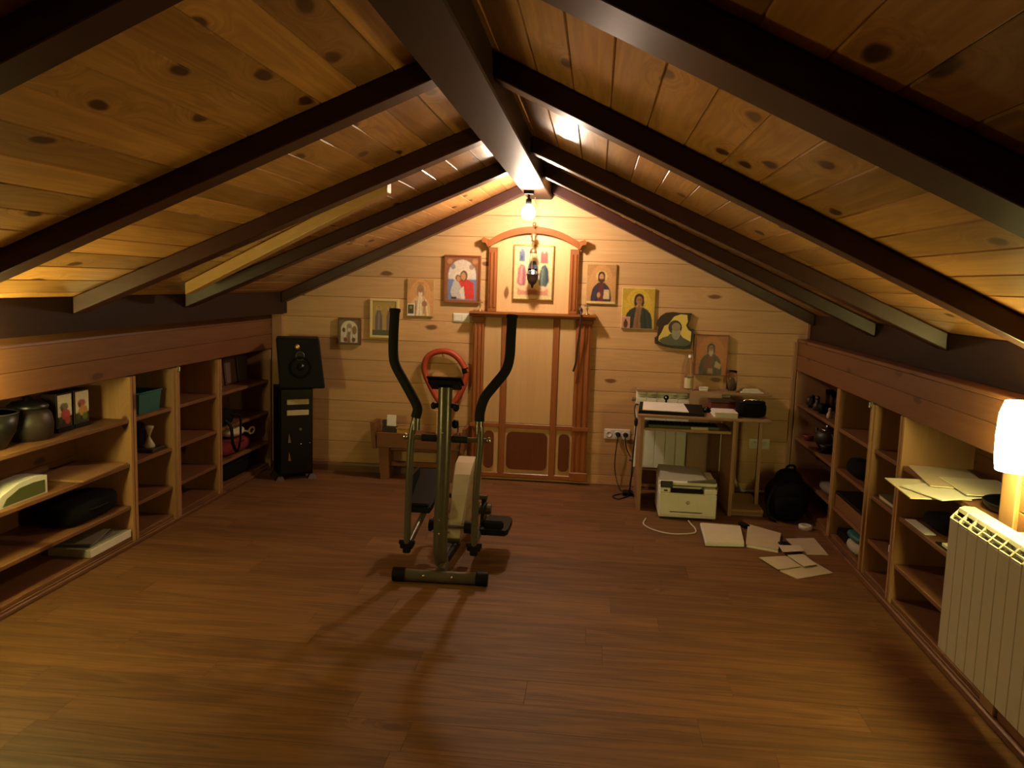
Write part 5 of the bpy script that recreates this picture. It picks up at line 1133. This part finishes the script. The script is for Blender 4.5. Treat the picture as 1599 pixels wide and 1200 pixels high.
# ------------------------------------------------------------------ things on the right shelves
# corner unit, top shelf: glasses and dark ornaments
def tumbler(x, y_, z0, label):
    t = thing('drinking_glass', label, 'glass', (x, y_, z0), 'glasses on the corner top shelf')
    build('glass_body', MB().lathe([(0.026, 0), (0.031, 0.14), (0.029, 0.14), (0.0245, 0.006), (0.0, 0.006)], x, y_, 16, z=z0), clear, t)
    build('foot', MB().lathe([(0.028, 0.0), (0.028, 0.004), (0.0, 0.0045)], x, y_, 16, z=z0), clear, t)
gl = [(1.74, 6.33), (1.74, 6.22), (1.745, 6.10), (1.74, 5.99)]
for (x, y_), nm in zip(gl, ('first', 'second', 'third', 'fourth')):
    tumbler(x, y_, s1, 'tall clear glass, '+nm+' from the back wall on the corner top shelf')
def ornament(x, y_, z0, h_, r, mat, label, style=0):
    t = thing('dark_ornament', label, 'ornament', (x, y_, z0), 'dark ornaments on the corner top shelf')
    if style == 0:
        build('body', MB().lathe([(r*0.8, 0), (r, h_*0.1), (r*0.9, h_*0.45), (r*0.45, h_*0.7), (r*0.5, h_*0.85), (0.0, h_)], x, y_, 14, z=z0), mat, t)
        build('head', MB().ball((x, y_, z0+h_*1.02), r*0.5), mat, t)
    else:
        build('body', MB().ball((x, y_, z0+h_*0.5), r, r*1.3, h_*0.5, 14, 8, pw=0.8), mat, t)
        build('foot', MB().lathe([(r*0.7, 0), (r*0.7, 0.006), (r*0.3, 0.012)], x, y_, 12, z=z0), mat, t)
ornament(1.63, 6.45, s1, 0.07, 0.03, dark_brown, 'reddish brown ornament nearest the back wall on corner top shelf', 1)
ornament(1.62, 6.33, s1, 0.08, 0.032, black, 'black figurine in front of the first tall glass')
ornament(1.62, 6.19, s1, 0.09, 0.034, dark_brown, 'dark brown figurine in front of the second and third glasses')
ornament(1.62, 6.05, s1, 0.075, 0.036, black, 'squat black ornament in front of the last glass', 1)
ornament(1.615, 5.84, s1, 0.06, 0.022, beige, 'small pale figurine at the near end of corner top shelf')
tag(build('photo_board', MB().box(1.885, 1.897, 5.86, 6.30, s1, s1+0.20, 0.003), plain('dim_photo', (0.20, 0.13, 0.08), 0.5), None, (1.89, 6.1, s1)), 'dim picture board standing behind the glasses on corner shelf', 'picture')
# teapot
t = thing('teapot', 'dark brown teapot on the second shelf of the corner unit', 'teapot', (1.68, 6.12, s2))
build('body', MB().lathe([(0.05, 0), (0.06, 0.006), (0.088, 0.05), (0.09, 0.085), (0.07, 0.12), (0.045, 0.13), (0.0, 0.131)], 1.69, 6.13, 20, z=s2), brownpot, t)
build('lid', MB().lathe([(0.046, 0.1315), (0.04, 0.142), (0.012, 0.15), (0.014, 0.162), (0.0, 0.168)], 1.69, 6.13, 16, z=s2), chrome, t)
build('spout', MB().tube(spline([(1.66, 6.21, s2+0.06), (1.65, 6.245, s2+0.075), (1.648, 6.265, s2+0.12)], 5), [0.018]*5+[0.014]*5+[0.010], 10), brownpot, t)
build('handle', MB().tube(spline([(1.70, 6.05, s2+0.11), (1.70, 6.005, s2+0.10), (1.70, 6.0, s2+0.06), (1.70, 6.045, s2+0.04)], 5), 0.008, 8), brownpot, t)
t = thing('saucer', 'dark saucer beneath the front of the teapot shelf', 'saucer', (1.63, 5.95, s2))
tag(t, 'black saucer on the second corner shelf right of the teapot', 'saucer')
build('plate', MB().lathe([(0.035, 0), (0.045, 0.004), (0.065, 0.018), (0.062, 0.019), (0.04, 0.008), (0.0, 0.007)], 1.63, 5.94, 18, z=s2), blackgloss, t)
build('cup', MB().lathe([(0.022, 0.008), (0.036, 0.04), (0.038, 0.055), (0.035, 0.055), (0.02, 0.014), (0.0, 0.013)], 1.63, 5.94, 16, z=s2), brownpot, t)
tag(build('small_bowl', MB().lathe([(0.025, 0), (0.03, 0.005), (0.05, 0.045), (0.047, 0.045), (0.028, 0.01), (0.0, 0.009)], 1.63, 6.40, 16, z=s2), darkred, None, (1.63, 6.4, s2)), 'small dark red bowl on the second corner shelf near the back wall', 'bowl')
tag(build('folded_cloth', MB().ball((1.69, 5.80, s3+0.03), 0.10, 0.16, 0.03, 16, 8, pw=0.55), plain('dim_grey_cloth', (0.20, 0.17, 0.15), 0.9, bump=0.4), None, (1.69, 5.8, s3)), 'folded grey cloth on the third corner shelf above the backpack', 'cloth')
# third unit
t = thing('dark_canister', 'dark canister on the top shelf above the black pouch', 'canister', (1.74, 5.02, s1))
build('body', MB().lathe([(0.06, 0), (0.062, 0.004), (0.062, 0.15), (0.0, 0.151)], 1.72, 4.97, 18, z=s1), black, t)
build('lid', MB().lathe([(0.064, 0.1515), (0.064, 0.17), (0.0, 0.172)], 1.72, 4.97, 18, z=s1), dark_brown, t)
t = thing('black_pouch', 'soft black pouch on the second shelf above the wooden drawer box', 'pouch', (1.66, 5.22, s2))
build('pouch_body', MB().ball((1.665, 5.20, s2+0.045), 0.085, 0.16, 0.045, 16, 10, pw=0.7), black_fab, t)
build('flap', MB().ball((1.655, 5.27, s2+0.07), 0.06, 0.07, 0.03, 12, 8, pw=0.8), black_fab, t)
t = thing('drawer_box', 'shallow wooden drawer box with black lid on the third right shelf', 'box', (1.70, 5.13, s3))
build('box_body', MB().box(1.575, 1.86, 4.84, 5.42, s3, s3+0.085, 0.003), shelf_y, t)
build('lid', MB().box(1.572, 1.862, 4.838, 5.422, s3+0.0855, s3+0.105, 0.003), black, t)
t = thing('bundle', 'bundle of white and teal cloths on the bottom right shelf', 'cloth', (1.65, 5.1, s0))
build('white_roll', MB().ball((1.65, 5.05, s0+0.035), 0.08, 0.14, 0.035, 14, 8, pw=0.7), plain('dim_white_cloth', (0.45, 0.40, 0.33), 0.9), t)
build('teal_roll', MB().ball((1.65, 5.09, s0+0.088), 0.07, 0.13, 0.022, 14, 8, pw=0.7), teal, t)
tag(build('black_book', MB().box(1.60, 1.80, 5.20, 5.42, s0, s0+0.03, 0.002).box(1.603, 1.803, 5.203, 5.417, s0+0.03, s0+0.05, 0.002), black, None, (1.7, 5.3, s0)), 'black book flat on the bottom right shelf beside the cloths', 'book')
# second unit
tag(build('small_dish', MB().lathe([(0.025, 0), (0.05, 0.025), (0.047, 0.025), (0.022, 0.006), (0.0, 0.006)], 1.68, 4.48, 16, z=s1), dark_brown, None, (1.68, 4.48, s1)), 'small brown dish on the top shelf of the narrow right unit', 'dish')
t = thing('dark_book', 'dark green book lying on the second shelf of the narrow right unit', 'book', (1.66, 4.55, s2))
build('cover', MB().box(1.58, 1.74, 4.42, 4.66, s2, s2+0.004, 0.001).box(1.58, 1.74, 4.42, 4.66, s2+0.022, s2+0.026, 0.001), greentray, t)
build('pages', MB().box(1.585, 1.735, 4.425, 4.655, s2+0.0042, s2+0.0218, 0.0005), paper2, t)
t = thing('small_box', 'little white and black box on the third shelf of the narrow right unit', 'box', (1.64, 4.45, s3))
build('box_body', MB().box(1.60, 1.69, 4.40, 4.50, s3, s3+0.04, 0.003), paperw, t)
build('lid', MB().box(1.598, 1.692, 4.398, 4.502, s3+0.0405, s3+0.075, 0.003), black, t)
# first unit: sheets sticking out, tray, bag, folder
def sheet(pts, lift, mat, label):
    lift += 0.004; m = MB(); n = len(pts); v = [(x, y_, z_+lift) for x, y_, z_ in pts]+[(x, y_, z_+lift+0.004) for x, y_, z_ in pts]
    m._add(v, [[3, 2, 1, 0], [4, 5, 6, 7]]+[[i, (i+1) % n, n+(i+1) % n, n+i] for i in range(n)], convex=True)
    tag(build('loose_paper', m, mat, None, pts[-1]), label, 'paper', 'papers on the near right shelf')
sheet([(1.375, 3.99, 0.738), (1.36, 3.62, 0.736), (1.60, 3.60, 0.7465), (1.66, 3.97, 0.7465)], 0.0, paper, 'lowest cream sheet jutting out from the near right shelf')
sheet([(1.38, 3.80, 0.741), (1.46, 3.55, 0.744), (1.72, 3.66, 0.7465), (1.62, 3.92, 0.7465)], 0.0062, paperw, 'pale sheet lying crooked over the lowest cream sheet')
sheet([(1.56, 4.22, 0.7465), (1.50, 3.78, 0.7465), (1.76, 3.74, 0.7465), (1.82, 4.19, 0.7465)], 0.0124, paper2, 'tan sheet lying furthest in on the near right shelf')
sheet([(1.60, 3.95, 0.7465), (1.585, 3.62, 0.7465), (1.84, 3.60, 0.7465), (1.85, 3.94, 0.7465)], 0.0186, paper, 'topmost cream sheet beside the black oval tray')
t = thing('oval_tray', 'black oval tray on the top shelf behind the near radiator', 'tray', (1.73, 3.46, s1))
build('tray_body', MB().lathe([(0.10, 0), (0.14, 0.01), (0.155, 0.035), (0.15, 0.036), (0.135, 0.014), (0.0, 0.008)], 0, 0, 28, T=Matrix.Translation((1.715, 3.455, s1)) @ Matrix.Diagonal((0.8, 0.95, 1, 1))), blackgloss, t)
build('rim', MB().tube([(1.715+0.122*math.cos(a), 3.455+0.145*math.sin(a), s1+0.037) for a in [2*math.pi*k/28 for k in range(28)]], 0.004, 6, closed=True), black, t)
t = thing('black_pouch', 'black pouch on a white paper, second shelf of the near right unit', 'pouch', (1.70, 4.1, s2))
build('pouch_body', MB().ball((1.71, 4.09, s2+0.035), 0.08, 0.15, 0.034, 16, 10, pw=0.7), black_fab, t)
build('flap', MB().ball((1.72, 4.02, s2+0.062), 0.06, 0.07, 0.024, 12, 8, pw=0.8), black_fab, t)
tag(build('loose_paper', MB().box(1.575, 1.625, 3.98, 4.24, s2, s2+0.004, 0.0005), paperw, None, (1.6, 4.1, s2)), 'white paper lying before the black pouch on the second shelf', 'paper')
t = thing('ring_binder', 'black folder holding pale sheets on the second near right shelf', 'folder', (1.68, 3.72, s2))
build('cover', MB().box(1.575, 1.80, 3.60, 3.86, s2, s2+0.006, 0.001), black, t)
build('pages', MB().box(1.58, 1.795, 3.605, 3.80, s2+0.0062, s2+0.02, 0.001), paper, t)
bpy.context.view_layer.update()
